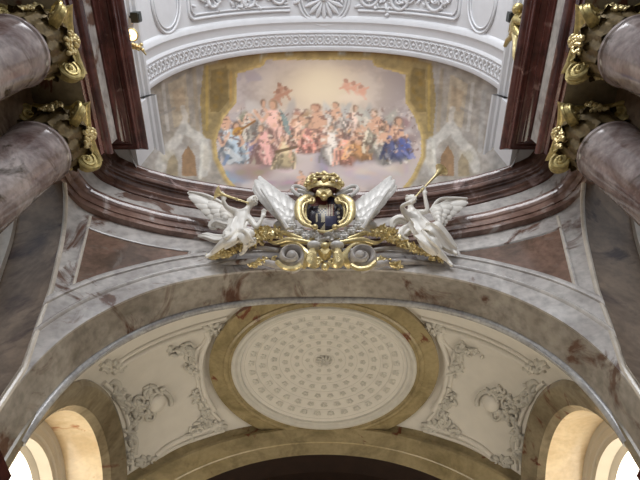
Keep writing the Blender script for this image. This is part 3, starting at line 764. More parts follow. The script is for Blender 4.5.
def make_body(name, J, E, root, m, headpos, face, voxel=.022):
    """one continuous figure: skinned joints, head with a face, hands with fingers, fused by remeshing"""
    names = list(J); idx = {k: i for i, k in enumerate(names)}
    V_ = [O(*J[k][:3]) for k in names]; R = [J[k][3]*PXM*1.12 for k in names]; Ed = [(idx[a], idx[b_]) for a, b_ in E]
    for hand, wrist in (('hand_r', 'wrist_r'), ('hand_l', 'wrist_l')):
        if hand not in idx: continue
        h, w_ = V_[idx[hand]], V_[idx[wrist]]; t = (h-w_).normalized(); sd = t.cross(ON).normalized()
        for q, (off, ln) in enumerate(((-.05, .13), (-.018, .16), (.016, .15), (.05, .12), (.075, .07))):
            p0 = h+sd*off*.8+t*(.02 if q < 4 else -.05); p1 = p0+(t+sd*off*4*(1 if q < 4 else 2)).normalized()*ln*.55+ON*.01
            p2 = p1+(t*.75+ON*.75).normalized()*ln*.5
            b0 = len(V_); V_ += [p0, p1, p2]; R += [.024, .021, .017]; Ed += [(idx[hand], b0), (b0, b0+1), (b0+1, b0+2)]
    me = bpy.data.meshes.new('tmp'); me.from_pydata(V_, Ed, []); o = bpy.data.objects.new('tmp', me); C.objects.link(o)
    sk = o.modifiers.new('s', 'SKIN'); sk.use_smooth_shade = True
    for i, r in enumerate(R): me.skin_vertices[0].data[i].radius = (r, r); me.skin_vertices[0].data[i].use_root = (i == 0)
    sb = o.modifiers.new('d', 'SUBSURF'); sb.levels = 2; sb.render_levels = 2
    dg = bpy.context.evaluated_depsgraph_get(); dg.update(); ev = o.evaluated_get(dg); m1 = bpy.data.meshes.new_from_object(ev)
    mb = MB(); mb.v = [tuple(v.co) for v in m1.vertices]; mb.f = [tuple(p.vertices) for p in m1.polygons]; mb.m = [0]*len(mb.f)
    bpy.data.objects.remove(o); bpy.data.meshes.remove(m1)
    # head
    hc = O(*headpos); f = Vector(face).normalized(); up = (hc-V_[idx['neck']]).normalized(); sd = f.cross(up).normalized(); up = sd.cross(f).normalized()
    M = Matrix((sd, f, up)).transposed(); r = .135
    mb.ball(hc, (r*.82, r*.95, r*1.12), 20, 14, 0, M); mb.ball(hc+M @ Vector((0, .35*r, -.55*r)), (r*.58, r*.6, r*.55), 14, 10, 0, M)
    mb.ball(hc+M @ Vector((0, .98*r, -.12*r)), (r*.13, r*.2, r*.3), 8, 6, 0, M)            # nose
    for s in (-1, 1):
        mb.ball(hc+M @ Vector((s*.3*r, .80*r, .12*r)), (r*.2, r*.16, r*.09), 8, 6, 0, M)   # brow and lid
        mb.ball(hc+M @ Vector((s*.84*r, 0, -.05*r)), (r*.1, r*.2, r*.3), 8, 6, 0, M)       # ear
        mb.ball(hc+M @ Vector((s*.36*r, .66*r, -.3*r)), (r*.26, r*.24, r*.26), 8, 6, 0, M) # full cheeks, blowing
    mb.ball(hc+M @ Vector((0, .90*r, -.52*r)), (r*.2, r*.12, r*.1), 8, 6, 0, M)            # lips
    tmp = shift(mb, root.location).build('tmp', m, None)
    rm = tmp.modifiers.new('r', 'REMESH'); rm.mode = 'VOXEL'; rm.voxel_size = voxel; rm.use_smooth_shade = True
    smo = tmp.modifiers.new('sm', 'SMOOTH'); smo.iterations = 2; smo.factor = .4
    dg = bpy.context.evaluated_depsgraph_get(); dg.update(); m2 = bpy.data.meshes.new_from_object(tmp.evaluated_get(dg))
    bpy.data.objects.remove(tmp); m2.materials.clear(); m2.materials.append(m); m2.shade_smooth()
    o = bpy.data.objects.new(name, m2); C.objects.link(o); o.parent = root
    # hair: curls swept back over the skull
    hb = MB(); rnd = random.Random(5)
    for k in range(54):
        th = rnd.uniform(-1.9, 1.9); ph = rnd.uniform(-.35, 1.35)
        q = Vector((math.sin(th)*math.cos(ph)*.86, -math.cos(th)*math.cos(ph)*.95+.1, math.sin(ph)*1.12))*r*1.03
        hb.ball(hc+M @ q, (r*rnd.uniform(.2, .3), r*rnd.uniform(.16, .26), r*.2), 7, 5, 0, M)
    wpart(hb, 'hair', m, root)
    return hc, f
def cloth(mb, pts, rad, folds=7, amp=.16, seed=1, flat=.75, n=36, steps=5):
    """drapery: lofted along a line with deep running folds"""
    P = curve_px(pts, steps); k = len(P); rnd = random.Random(seed); ph = rnd.uniform(0, 6)
    rows = []; prev = None
    for i, p in enumerate(P):
        t = (P[min(i+1, k-1)]-P[max(i-1, 0)]).normalized(); a = (ON-t*ON.dot(t)).normalized(); b_ = t.cross(a); q = i/(k-1)
        R = np.interp(q*(len(rad)-1), range(len(rad)), rad)*PXM; row = []
        for j in range(n):
            w_ = 2*PI*j/n; f = 1+amp*math.sin(folds*w_+ph+1.6*q*math.sin(3*q+ph))+amp*.5*math.sin(folds*1.7*w_+2*ph-3*q)
            row.append(p+(a*math.cos(w_)*flat+b_*math.sin(w_))*R*f)
        rows.append(row)
    base = len(mb.v); mb.grid(rows, 0, closeu=True)
    mb.face([base+j for j in range(n)][::-1]); mb.face([base+(k-1)*n+j for j in range(n)])
def trumpet(mouth, bell, label, d0, d1):
    a, e = O(*mouth, d0), O(*bell, d1); t = e-a; L = t.length; tr = tag(bpy.data.objects.new('trumpet', None), label, 'trumpet', 'gilded trumpets'); C.objects.link(tr); tr.location = a
    b = MB(); q = [0, .02, .05, .07, .3, .34, .36, .4, .7, .8]; rr = [.035, .03, .02, .02, .024, .024, .042, .026, .03, .04]
    b.tube([a+t*x for x in q], rr, 12); wpart(b, 'tube', GOLD, tr)
    b = MB(); q = [.78, .84, .9, .95, .985, 1.0, 1.005, .995, .96, .9]; rr = [.036, .05, .075, .115, .165, .185, .175, .15, .09, .05]
    b.tube([a+t*x for x in q], rr, 22); wpart(b, 'bell', GOLD, tr)
    b = MB(); b.tube([a-t*.01, a+t*.015], [.045, .03], 12); wpart(b, 'mouthpiece', GOLD, tr)
    return tr
def body_edges():
    return [('pelvis', 'waist'), ('waist', 'chest'), ('chest', 'neck0'), ('neck0', 'neck'), ('neck', 'headbase'), ('chest', 'sh_r'), ('sh_r', 'elbow_r'), ('elbow_r', 'wrist_r'), ('wrist_r', 'hand_r'),
            ('chest', 'sh_l'), ('sh_l', 'elbow_l'), ('elbow_l', 'wrist_l'), ('wrist_l', 'hand_l'), ('pelvis', 'hip_r'), ('hip_r', 'knee_r'), ('knee_r', 'calf_r'), ('calf_r', 'ank_r'), ('ank_r', 'toe_r'),
            ('pelvis', 'hip_l'), ('hip_l', 'knee_l'), ('knee_l', 'calf_l'), ('calf_l', 'ank_l'), ('ank_l', 'toe_l')]
# left angel
r_ = thing('angel_statue', 'white winged angel statue left of the coat of arms, blowing a trumpet to the left', 'statue', O(238, 250, .2), 'trumpeting angels')
J = dict(pelvis=(237, 233, .34, 6.8), waist=(238.5, 226, .38, 5.6), chest=(241.5, 217.5, .42, 6.6), neck0=(246, 211.5, .47, 3.6), neck=(248.5, 208, .5, 2.7), headbase=(251, 203.5, .52, 3.0),
         sh_r=(236.5, 212, .46, 3.5), elbow_r=(226.5, 207.5, .62, 2.5), wrist_r=(223.5, 201.5, .74, 1.8), hand_r=(223, 198, .78, 1.8),
         sh_l=(248.5, 216.5, .44, 3.4), elbow_l=(256.5, 228.5, .46, 2.5), wrist_l=(261.5, 219.5, .5, 1.8), hand_l=(263, 215, .52, 1.8),
         hip_r=(233, 235, .40, 5.0), knee_r=(228.5, 238.5, .74, 3.9), calf_r=(221, 245, .6, 3.5), ank_r=(211, 254, .4, 1.9), toe_r=(204.5, 257.5, .46, 1.5),
         hip_l=(241, 235, .40, 5.0), knee_l=(248.5, 235.5, .78, 3.9), calf_l=(247, 243, .55, 3.4), ank_l=(244, 252, .34, 1.9), toe_l=(239, 255, .4, 1.5))
make_body('body', J, body_edges(), r_, STATUE, (252.2, 201.5, .56), (-.75, -.65, -.1))
b = MB(); cloth(b, [(239, 221, .42), (237, 228, .42), (235, 235, .44), (233, 241, .42)], [8.0, 8.4, 10.0, 8.8], 7, .22, 2)
cloth(b, [(234, 235, .5), (230, 239, .7), (224, 244, .56)], [7, 6, 5], 6, .25, 3)
cloth(b, [(241, 235, .5), (247, 236, .74), (249, 243, .5)], [7, 7, 5.6], 6, .25, 4)
cloth(b, [(235, 224, .3), (226, 225, .32), (217, 223, .3), (212, 226, .25), (217, 229, .22)], [3, 4.2, 4.8, 3.6, 1.2], 5, .22, 5)
cloth(b, [(228, 238, .3), (216, 239, .24), (206, 236, .22), (198, 236, .2)], [3.5, 4.2, 3.4, 1.2], 4, .2, 6)
wpart(b, 'robe', STATUE, r_, angle=80)
b = wing_mesh([(236, 214), (229, 221), (224, 226)], [(188, 192), (189, 196), (195, 203), (203, 211), (212, 219), (219, 228)], 12, 4.6, .16, .6, [(236, 214, .25), (222, 203, .3), (206, 195, .28), (189, 191.5, .2)])
wpart(b, 'wing', STATUE, r_)
trumpet((248.5, 203), (216.5, 192.5), 'gilded trumpet held by the left angel, its bell pointing left', .7, .86)
# right angel
r_ = thing('angel_statue', 'white winged angel statue right of the coat of arms, blowing an upturned trumpet', 'statue', O(425, 258, .2), 'trumpeting angels')
J = dict(pelvis=(424.5, 230, .34, 6.6), waist=(419.5, 224, .38, 5.6), chest=(413, 217, .42, 6.5), neck0=(410.8, 209.5, .47, 3.4), neck=(410.4, 206.5, .5, 2.7), headbase=(410.6, 202, .52, 3.0),
         sh_r=(405, 213.5, .46, 3.4), elbow_r=(401.5, 206, .62, 2.4), wrist_r=(408.5, 203, .78, 1.8), hand_r=(411.5, 201.2, .84, 1.8),
         sh_l=(418, 212, .44, 3.4), elbow_l=(428, 212, .6, 2.5), wrist_l=(425, 197, .74, 1.8), hand_l=(424, 192, .78, 1.8),
         hip_r=(428, 230, .40, 5.0), knee_r=(431.5, 227.5, .74, 4.0), calf_r=(441, 238, .58, 3.6), ank_r=(452.5, 250, .42, 1.9), toe_r=(457.5, 255, .46, 1.5),
         hip_l=(423, 234, .40, 5.0), knee_l=(428.5, 242.5, .66, 4.0), calf_l=(438, 251.5, .5, 3.5), ank_l=(448, 261, .36, 1.9), toe_l=(453, 266.5, .4, 1.5))
make_body('body', J, body_edges(), r_, STATUE, (411, 199.5, .56), (.35, -.9, .15))
b = MB(); cloth(b, [(415, 220, .42), (420, 226, .42), (425, 232, .44), (428, 238, .42)], [8.0, 8.6, 10.0, 8.8], 7, .22, 12)
cloth(b, [(428, 231, .5), (433, 229, .68), (440, 236, .58), (447, 244, .46), (455, 250, .36)], [7, 7.4, 7.4, 6.6, 4.6], 7, .25, 13)
cloth(b, [(424, 236, .5), (430, 243, .62), (438, 251, .48)], [7.4, 7, 6], 6, .25, 14)
cloth(b, [(415, 226, .3), (407, 229, .3), (402, 236, .26), (408, 241, .22)], [4, 5.2, 4.8, 2], 5, .2, 15)
cloth(b, [(408, 222, .26), (400, 219, .26), (394, 222, .22), (392, 228, .2)], [3.5, 4.6, 4, 1.5], 4, .2, 16)
wpart(b, 'robe', STATUE, r_, angle=80)
b = wing_mesh([(430, 211), (434, 219), (438, 224)], [(467, 199), (468, 203), (462, 208), (456, 212), (449, 217), (445, 223)], 11, 4.2, .16, .6, [(430, 212, .25), (439, 200, .3), (453, 198, .28), (467, 198.5, .2)])
wpart(b, 'wing', STATUE, r_)
trumpet((410, 202.5), (441.5, 169.5), 'gilded trumpet held by the right angel, its bell raised above the cornice', .76, .9)

# coat of arms
r_ = thing('coat_of_arms', 'gilded coat of arms with crown, dark round shield and two silver wings over the arch', 'coat of arms', O(325, 245, .2))
b = MB(); N_ = 44; rows = []
def shp(f, a): return O(325+19.2*f*math.cos(a), 213+18.6*f*math.sin(a), .52+.14*(1-f*f))
K_ = 120; L_ = 40
def sh_m(i, j):
    f = (i+.5)/L_; a = 2*PI*(j+.5)/K_; u = 325+19.2*f*math.cos(a); v = 213+18.6*f*math.sin(a)
    if 326.4 <= u <= 334 and 204 <= v <= 216: return 1 if int((u-326.4)/1.25) % 2 else 3
    if 318 <= u < 326 and 205 <= v <= 213.5: return 3 if (205 <= v < 208.5 and u > 319) or (int((u-318)/1.6)+int((v-205)/1.6)) % 2 else 0
    if 314 <= u < 325 and 213.5 < v <= 222: return 3 if int((u-314)/1.8) % 3 == 1 or (u > 323) else 0
    if 325 <= u <= 336.5 and 216 < v <= 226: return 2
    if 320 <= u <= 325.3 and v > 222: return 3 if (u-318.5)/7 > (232-v)/10 else 0
    if 337 <= u <= 341 and 206 <= v <= 222: return 3 if (int((v-206)/2)) % 2 and 337.6 < u < 340 else 0
    if 310 <= u <= 327 and v < 206: return 1
    return 0
b.grid([[shp(i/L_, 2*PI*j/K_) for j in range(K_)] for i in range(L_+1)], sh_m, closeu=True)
b.grid([[shp(1, 2*PI*j/K_) for j in range(K_)], [O(325+18*math.cos(2*PI*j/K_), 213+17.5*math.sin(2*PI*j/K_), .3) for j in range(K_)]], 0, closeu=True)
wpart(b, 'shield', [SHIELD_D, SHIELD_R, SHIELD_B, SHIELD_P], r_)
b = MB(); b.tube([O(325+19.6*math.cos(2*PI*j/60), 213+19*math.sin(2*PI*j/60), .52) for j in range(60)], .035, 8, closed=True)
for s in (-1, 1):
    X = lambda u: 325+s*(325-u) if s > 0 else u
    X = (lambda u: u) if s < 0 else (lambda u: 650-u)
    pts = [(X(315), 198.5, .62), (X(308), 196.5, .7), (X(301.5), 200.5, .72), (X(298.5), 208, .7), (X(299.5), 217, .68), (X(304), 223.5, .68), (X(310), 226, .68), (X(315), 227, .66)]
    P = curve_px(pts, 6); n = len(P); rad = [PXM*interp(i/(n-1), [0, .12, .3, .5, .75, .92, 1], [1.2, 3.0, 4.6, 4.0, 2.4, 1.6, 1.3]) for i in range(n)]
    b.tube(P, rad, 12, flat=.6, up=ON)
    b.tube(curve_px([(X(311), 201, .8), (X(304), 204, .86), (X(302.5), 211, .86), (X(305), 218, .82), (X(311), 223, .78)], 6), .03, 6)
    b.ball(O(X(315), 227, .7), .075, 10, 6); curl(b, X(312), 200, 3.2, 1.4, .72, .045, PI if s < 0 else 0, s)
wpart(b, 'gilt_frame', GOLD, r_)
# crown
b = MB()
def cr(a, rx, ry, cv, d=.75): return O(324+rx*math.cos(a), cv+ry*math.sin(a), d-.22*math.sin(a))
A60 = [2*PI*j/48 for j in range(48)]
b.grid([[cr(a, rx, ry, cv, d) for a in A60] for rx, ry, cv, d in ((15, 4.2, 190.5, .7), (16, 4.6, 189.6, .72), (17.2, 5.0, 187.5, .74), (18, 5.2, 186, .76), (16.5, 4.6, 186, .76), (15, 4, 189, .74))], closeu=True)
for j in range(8):
    a = 2*PI*j/8+.2; p0 = Vector((324+17.5*math.cos(a), 186+5*math.sin(a), .76-.22*math.sin(a)))
    pts = [(p0.x, p0.y, p0.z), (324+17.5*math.cos(a), 180.5+4.2*math.sin(a), .78-.2*math.sin(a)), (324+12*math.cos(a), 175.8+2.6*math.sin(a), .8-.1*math.sin(a)), (324, 175.5, .82)]
    b.tube(curve_px(pts, 5), .035, 7)
    for q in (.3, .55, .8):
        p = along(pts, q); b.ball(O(p.x, p.y, p.z+.05), .055, 8, 5)
for j in range(12):
    a = 2*PI*j/12; p = (324+18*math.cos(a), 184.6+5*math.sin(a), .78-.22*math.sin(a)); b.ball(O(*p), .07, 8, 6)
    b.ball(O(324+18.3*math.cos(a), 182.6+5*math.sin(a), .78-.22*math.sin(a)), .045, 8, 6)
b.ball(O(324, 173.6, .82), .08, 10, 8)
b.tube([cr(a, 15.5, 3.6, 180.5, .78) for a in A60], .03, 6, closed=True)
wpart(b, 'crown', GOLD, r_)
b = MB(); b.ball(O(324, 186.5, .68), (.34, .3, .22), 16, 10); wpart(b, 'crown_cap', SHIELD_R, r_)['label'] = 'dark red cap inside the crown'
b = MB()
for j in range(9):
    a = -PI*(.08+.84*j/8); b.tube([O(324, 199, .72), O(324+4*math.cos(a), 196+4*math.sin(a), .86), O(324+7.2*math.cos(a), 195.5+7.4*math.sin(a), .82)], [.03, .055, .05], 7)
b.ball(O(324, 197.5, .78), .09, 10, 6); wpart(b, 'shell', GOLD, r_)
b = MB()
for s in (-1, 1):
    X = (lambda u: u) if s < 0 else (lambda u: 650-u)
    P = curve_px([(X(314), 195.5, .6), (X(308), 191.5, .6), (X(300), 186.8, .58), (X(294), 186.5, .56), (X(292.5), 189.5, .55), (X(296), 193.5, .55), (X(300), 196, .55)], 5)
    b.tube(P, [.05]*len(P), 8, flat=1.0, up=ON)
    P = curve_px([(X(313), 197, .55), (X(305), 192, .54), (X(298), 190, .52)], 6); b.tube(P, [.09-.003*i for i in range(len(P))], 8)
    wpart(b, 'ribbon', SILVER, r_); b = MB()
rn = random.Random(3)
for s in (-1, 1):
    X = (lambda u: u) if s < 0 else (lambda u: 650-u)
    st = [(X(289), 230), (X(283), 225), (X(286), 220)] if s < 0 else [(X(290), 230), (X(284), 225), (X(286), 220)]
    b = wing_mesh([(X(281), 221), (X(286), 228), (X(290), 226)], [(X(254), 185), (X(256), 178), (X(259), 176), (X(268), 183), (X(279), 191), (X(288), 196), (X(295), 202)], 11, 4.4, .34, .62, [(X(288), 229, .62), (X(274), 208, .66), (X(261), 189, .58)])
    wpart(b, 'wing', SILVER, r_)
b = MB(); foliage(b, [(290, 230), (300, 234), (310, 237), (325, 238), (340, 237), (350, 234), (360, 230)], 130, 2.6, .06, .42, rn)
for u, v in ((300, 231), (351, 231), (306, 236), (344, 236), (314, 234), (336, 234), (292, 226), (358, 226)):
    for q in range(6): b.ball(O(u+2.6*math.cos(q*PI/3), v+2.4*math.sin(q*PI/3), .55), (.065, .06, .05), 8, 5)
    b.ball(O(u, v, .6), .05, 8, 5)
wpart(b, 'flower_wreath', SILVER, r_)
b = MB()
for s in (-1, 1):
    X = (lambda u: u) if s < 0 else (lambda u: 650-u)
    P = curve_px([(X(322), 244, .4), (X(312), 243, .5), (X(300), 241, .5), (X(288), 240, .42), (X(276), 243, .3), (X(268), 241, .24)], 6)
    n = len(P); b.tube(P, [PXM*interp(i/(n-1), [0, .3, .6, 1], [1.6, 2.6, 3.2, 1.0]) for i in range(n)], 10)
    P = curve_px([(X(318), 238, .44), (X(306), 239.5, .52), (X(294), 236, .48), (X(284), 233, .4), (X(276), 236, .34)], 6); n = len(P)
    b.tube(P, [PXM*interp(i/(n-1), [0, .4, .7, 1], [1.0, 2.2, 2.6, 1.0]) for i in range(n)], 10)
    for q in range(5):
        P = curve_px([(X(316+q*.6), 246+q, .44), (X(312-q*.6), 252+2*q, .58), (X(314), 259+1.5*q, .56), (X(319), 262+q, .44)], 5); b.tube(P, [.03+.012*min(i, len(P)-1-i) for i in range(len(P))], 7)
    curl(b, X(318), 262, 4, 1.5, .5, .05, 0, s)
for q in range(7):
    a = PI*(.1+.8*q/6); b.tube([O(325, 247, .55), O(325+4*math.cos(a), 250+5*math.sin(a), .62), O(325+6*math.cos(a), 252+8*math.sin(a), .5)], [.03, .06, .03], 7)
b.ball(O(325, 266.5, .42), (.1, .1, .13), 10, 7); b.ball(O(325, 246, .6), .1, 10, 7)
wpart(b, 'acanthus_base', GOLD, r_)
for u, v, d, q in ((314, 245.5, .56, .85), (337, 245.5, .56, .85), (281, 226, .3, 1), (369, 226, .3, 1)):
    b = MB(); b.ball(O(u, v, d), (.2*q, .15*q, .12*q), 12, 8); wpart(b, 'silver_boss', SILVER, r_)
# pediment scrolls
for s in (-1, 1):
    X = (lambda u: u) if s < 0 else (lambda u: 652-u)
    r_ = thing('pediment_scroll', 'grey and gilt stone scroll under the %s half of the coat of arms' % ('left' if s < 0 else 'right'), 'scroll', O(X(291), 268, .2), 'pediment scrolls')
    b = MB(); pts = []; rad = []
    n = 60
    for k in range(n+1):
        q = k/n; a = PI*.5+(-s)*(-1)*2*PI*1.55*q if s < 0 else PI*.5-2*PI*1.55*q
        R = 13.2*(1-.80*q); pts.append(O(X(291)+R*1.08*math.cos(a), 257.5+R*.82*math.sin(a), .34+.2*q)); rad.append(PXM*(3.3*(1-.3*q)))
    b.tube(pts, rad, 10, flat=2.4, up=ON); b.ball(O(X(292), 255.5, .56), (.13, .13, .13), 14, 9)
    P = curve_px([(X(291), 268.5, .3), (X(280), 266, .28), (X(262), 262, .16), (X(240), 262, .08), (X(222), 264.5, .04), (X(205), 269, .02)], 6)
    n = len(P); b.tube(P, [PXM*interp(i/(n-1), [0, .3, 1], [4.0, 3.4, 2.2]) for i in range(n)], 10)
    P = curve_px([(X(278), 250, .2), (X(262), 248, .16), (X(245), 250, .12), (X(225), 254, .08), (X(208), 259.5, .04)], 6)
    b.tube(P, .055, 8)
    wpart(b, 'scroll', GREY, r_)
    b = MB()
    for q in range(6):
        P = curve_px([(X(281+q), 246-q*.4, .3), (X(296+q*.8), 243.5+q*.4, .5), (X(304+q*1.1), 250+q, .56), (X(305+q), 259+q*.6, .5), (X(299+q), 267+q*.3, .34)], 5)
        n = len(P); b.tube(P, [PXM*interp(i/(n-1), [0, .5, 1], [.9, 1.7, .8]) for i in range(n)], 7)
    P = curve_px([(X(277), 262, .46), (X(284), 267.5, .5), (X(294), 268.5, .5), (X(301), 265, .5)], 6); b.tube(P, .06, 8)
    wpart(b, 'gilt_acanthus', GOLD, r_)
    # gilded garlands
    g_ = MB(); rn = random.Random(20+s)
    ln = [(X(211), 257), (X(228), 251.5), (X(244), 246), (X(258), 239), (X(268), 234), (X(277), 233)]
    foliage(g_, ln, 420, 2.4, .042, .22, rn); foliage(g_, [(X(258), 236), (X(268), 232), (X(276), 234)], 150, 3.4, .055, .34, rn)
    loc = O(X(245), 246, .2); g = shift(g_, loc).build('gilded_garland', GOLD); g.location = loc
    tag(g, 'gilded leaf garland between the coat of arms and the %s angel' % ('left' if s < 0 else 'right'), 'garland', 'gilded garlands')
    g_ = MB(); foliage(g_, [(X(251), 265.5), (X(262), 262), (X(274), 258.5)], 46, 1.5, .055, .14, rn)
    loc = O(X(262), 262, .1); g = shift(g_, loc).build('gilded_sprig', GOLD); g.location = loc
    tag(g, 'small gilded leaf sprig on the arch edge beside the %s scroll' % ('left' if s < 0 else 'right'), 'sprig', 'gilded sprigs')

# ------------------------------------------------------------------ stucco reliefs of the bay vault
def bp(u, v, off=0.0):
    p = on_bay(u, v); n = Vector((p.x/BA**2, (p.y-BC.y)/BB**2, (p.z-BC.z)/BH**2)).normalized(); return p-n*off
def bline(mb, pts, rad, n=5, off=.02, closed=False):
    P = [bp(p.x, p.y, off) for p in catmull([(a, c_, 0) for a, c_ in (pts+[pts[0]] if closed else pts)], n)]
    if not hasattr(rad, '__len__'): mb.tube(P, rad, 7)
    else: mb.tube(P, [interp(i/(len(P)-1), np.linspace(0, 1, len(rad)), rad) for i in range(len(P))], 7)
def bspiral(mb, u, v, r, turns, ph, sgn, rad):
    n = int(18*turns); P = []
    for k in range(n+1):
        q = k/n; a = ph+sgn*2*PI*turns*q; R = r*(1-.85*q); P.append(bp(u+R*math.cos(a), v+R*math.sin(a), .03+.05*q))
    mb.tube(P, [rad*(1-.4*k/n) for k in range(n+1)], 7)
def bleaves(mb, pts, n, spread, size, rnd, off=.05):
    for k in range(n):
        p = along(pts, rnd.random()); c = bp(p.x+rnd.gauss(0, spread), p.y+rnd.gauss(0, spread), off*rnd.uniform(.4, 1.6))
        a = Vector((rnd.gauss(0, 1), rnd.gauss(0, 1), rnd.gauss(0, .5))).normalized(); M = a.to_track_quat('X', 'Z').to_matrix(); s = size*rnd.uniform(.7, 1.4)
        mb.ball(c, (s*1.5, s*.7, s*.5), 7, 5, 0, M)
def rtag(mb, name, label, cat, group, mt=CREAMD):
    c_ = Vector(mb.v[0]); o = shift(mb, c_).build(name, mt, angle=60); o.location = c_; return tag(o, label, cat, group)
for s in (-1, 1):
    X = (lambda u: u) if s < 0 else (lambda u: 648-u)
    sd = 'left' if s < 0 else 'right'; rn = random.Random(50+s)
    b = MB(); Q = lambda L: [(X(a), c_) for a, c_ in L]
    bline(b, Q([(112, 371), (124, 362), (146, 350), (166, 341), (186, 334), (205, 329)]), .085)
    bline(b, Q([(118, 361), (135, 350), (160, 338), (190, 327), (226, 317)]), .06)
    bline(b, Q([(206, 330), (208, 338), (203, 350), (200, 364), (202, 382), (206, 396), (214, 410)]), .085)
    bline(b, Q([(214, 324), (205, 340), (195, 352), (196, 366), (199, 390), (207, 406), (220, 420)]), .055)
    bline(b, Q([(220, 424), (205, 430), (186, 437), (168, 446), (156, 456)]), .085)
    bline(b, Q([(224, 430), (205, 436), (182, 444), (160, 456), (146, 470)]), .06)
    bline(b, Q([(103, 382), (114, 393), (124, 412), (129, 430), (131, 452), (131, 470)]), .06)
    rtag(b, 'stucco_border', 'white moulded stucco frame round the %s field of the bay vault' % sd, 'stucco frame', 'vault field frames', CREAM)
    # cartouche with round boss and foliage scrolls against the lunette
    b = MB(); c0 = bp(X(156), 402, .06)
    n_ = (bp(X(156), 402, .2)-c0).normalized(); M = n_.to_track_quat('Z', 'Y').to_matrix()
    b.ball(c0, (.27, .25, .16), 20, 12, 0, M)
    ct = thing('stucco_cartouche', 'high relief stucco cartouche with round boss and scrolls beside the %s window arch' % sd, 'stucco relief', c0, 'vault cartouches')
    wpart(b, 'boss', CREAM, ct)
    b = MB()
    bspiral(b, X(158), 401, 13, 1.3, .3 if s < 0 else PI-.3, -1 if s < 0 else 1, .07); bspiral(b, X(139), 400, 8, 1.5, 0, 1, .055); bspiral(b, X(136), 414, 8, 1.5, PI, -1, .055); bspiral(b, X(148), 392, 6, 1.4, 1, 1, .05); bspiral(b, X(150), 415, 6, 1.4, 4, -1, .05)
    bline(b, Q([(108, 385), (113, 381), (118, 386), (116, 396), (121, 403), (130, 404), (140, 402)]), [.03, .08, .1, .07, .1, .06])
    bline(b, Q([(139, 416), (131, 422), (128, 430), (134, 440), (133, 452), (128, 458), (126, 466)]), [.05, .09, .07, .1, .09, .07, .03])
    bline(b, Q([(112, 390), (119, 394), (124, 398), (128, 394)]), .06); bline(b, Q([(129, 436), (124, 442), (128, 450)]), .06)
    bleaves(b, Q([(116, 388), (124, 402), (138, 408), (150, 414)]), 46, 3.2, .08, rn, .06); bleaves(b, Q([(133, 420), (129, 434), (132, 450), (127, 462)]), 36, 2.4, .075, rn, .06)
    bleaves(b, Q([(142, 392), (150, 389), (160, 390)]), 16, 2, .07, rn)
    wpart(b, 'scrollwork', CREAMD, ct, angle=60)
    for nm, pts, lab, cnt in (('upper', [(168, 352), (178, 349), (187, 347), (190, 356), (189, 366), (196, 372)], 'near the arch', 64), ('lower', [(194, 392), (199, 402), (206, 412), (203, 423), (194, 430), (188, 434)], 'near the rear arch', 64)):
        b = MB(); bleaves(b, Q(pts), cnt, 2.4, .07, rn, .05); bline(b, Q(pts), [.03, .05, .06, .05, .02])
        u, v = pts[2]; bspiral(b, X(u), v, 6, 1.5, 0, s, .045); u, v = pts[3]; bspiral(b, X(u), v, 5, 1.4, 2, -s, .045); u, v = pts[4]; bspiral(b, X(u), v, 5, 1.4, 4, s, .04)
        rtag(b, 'stucco_spray', 'stucco leaf spray beside the oval medallion, %s side, %s' % (sd, lab), 'stucco relief', 'leaf sprays by the medallion')
    for nm, (u, v), lab in (('a', (215, 328), 'at the %s front corner of the medallion'), ('b', (214, 426), 'at the %s rear corner of the medallion'), ('c', (112, 366), 'in the %s outer corner by the great arch'), ('d', (147, 462), 'in the %s outer corner by the rear arch')):
        b = MB()
        for k in range(9):
            a = 2*PI*k/9; bline(b, [(X(u)+2*math.cos(a), v+1.5*math.sin(a)), (X(u)+8*math.cos(a), v+4.6*math.sin(a)), (X(u)+13*math.cos(a), v+7*math.sin(a))], [.03, .08, .05], 3)
        bspiral(b, X(u)-5, v, 5, 1.3, 0, 1, .05); bspiral(b, X(u)+5, v, 5, 1.3, PI, -1, .05)
        rtag(b, 'stucco_shell', 'small stucco shell '+lab % sd, 'stucco relief', 'corner shells')

# ------------------------------------------------------------------ stucco reliefs of the nave barrel
b = MB(); cy_ = 1.98; ro = thing('stucco_rosette', 'round white stucco rosette at the crown of the nave vault', 'stucco rosette', vs(0, cy_, .05))
for R, r in ((1.0, .05), (.88, .035), (.5, .03)): b.tube([vs(R*math.cos(a), cy_+R*math.sin(a), .03) for a in [2*PI*j/48 for j in range(48)]], r, 7, closed=True)
wpart(b, 'rings', STUCCO, ro); b = MB()
for k in range(16):
    a = 2*PI*k/16; b.tube([vs(q*math.cos(a), cy_+q*math.sin(a), .04) for q in (.12, .3, .6, .8)], [.03, .06, .1, .03], 7)
b.ball(vs(0, cy_, .06), .13, 12, 8); wpart(b, 'petals', STUCCO, ro)
def vspiral(mb, s0, y0, r, turns, ph, sgn, rad):
    n = int(18*turns); mb.tube([vs(s0+r*(1-.85*k/n)*math.cos(ph+sgn*2*PI*turns*k/n), y0+r*(1-.85*k/n)*math.sin(ph+sgn*2*PI*turns*k/n), .03+.05*k/n) for k in range(n+1)], [rad*(1-.4*k/n) for k in range(n+1)], 7)
def vleaves(mb, s0, y0, sx, sy, n, size, rnd):
    for k in range(n):
        c_ = vs(s0+rnd.gauss(0, sx), min(2.5, y0+rnd.gauss(0, sy)), .04); a = Vector((rnd.gauss(0, 1), rnd.gauss(0, 1), rnd.gauss(0, .4))).normalized()
        q = size*rnd.uniform(.7, 1.4); mb.ball(c_, (q*1.7, q*.7, q*.5), 7, 5, 0, a.to_track_quat('X', 'Z').to_matrix())
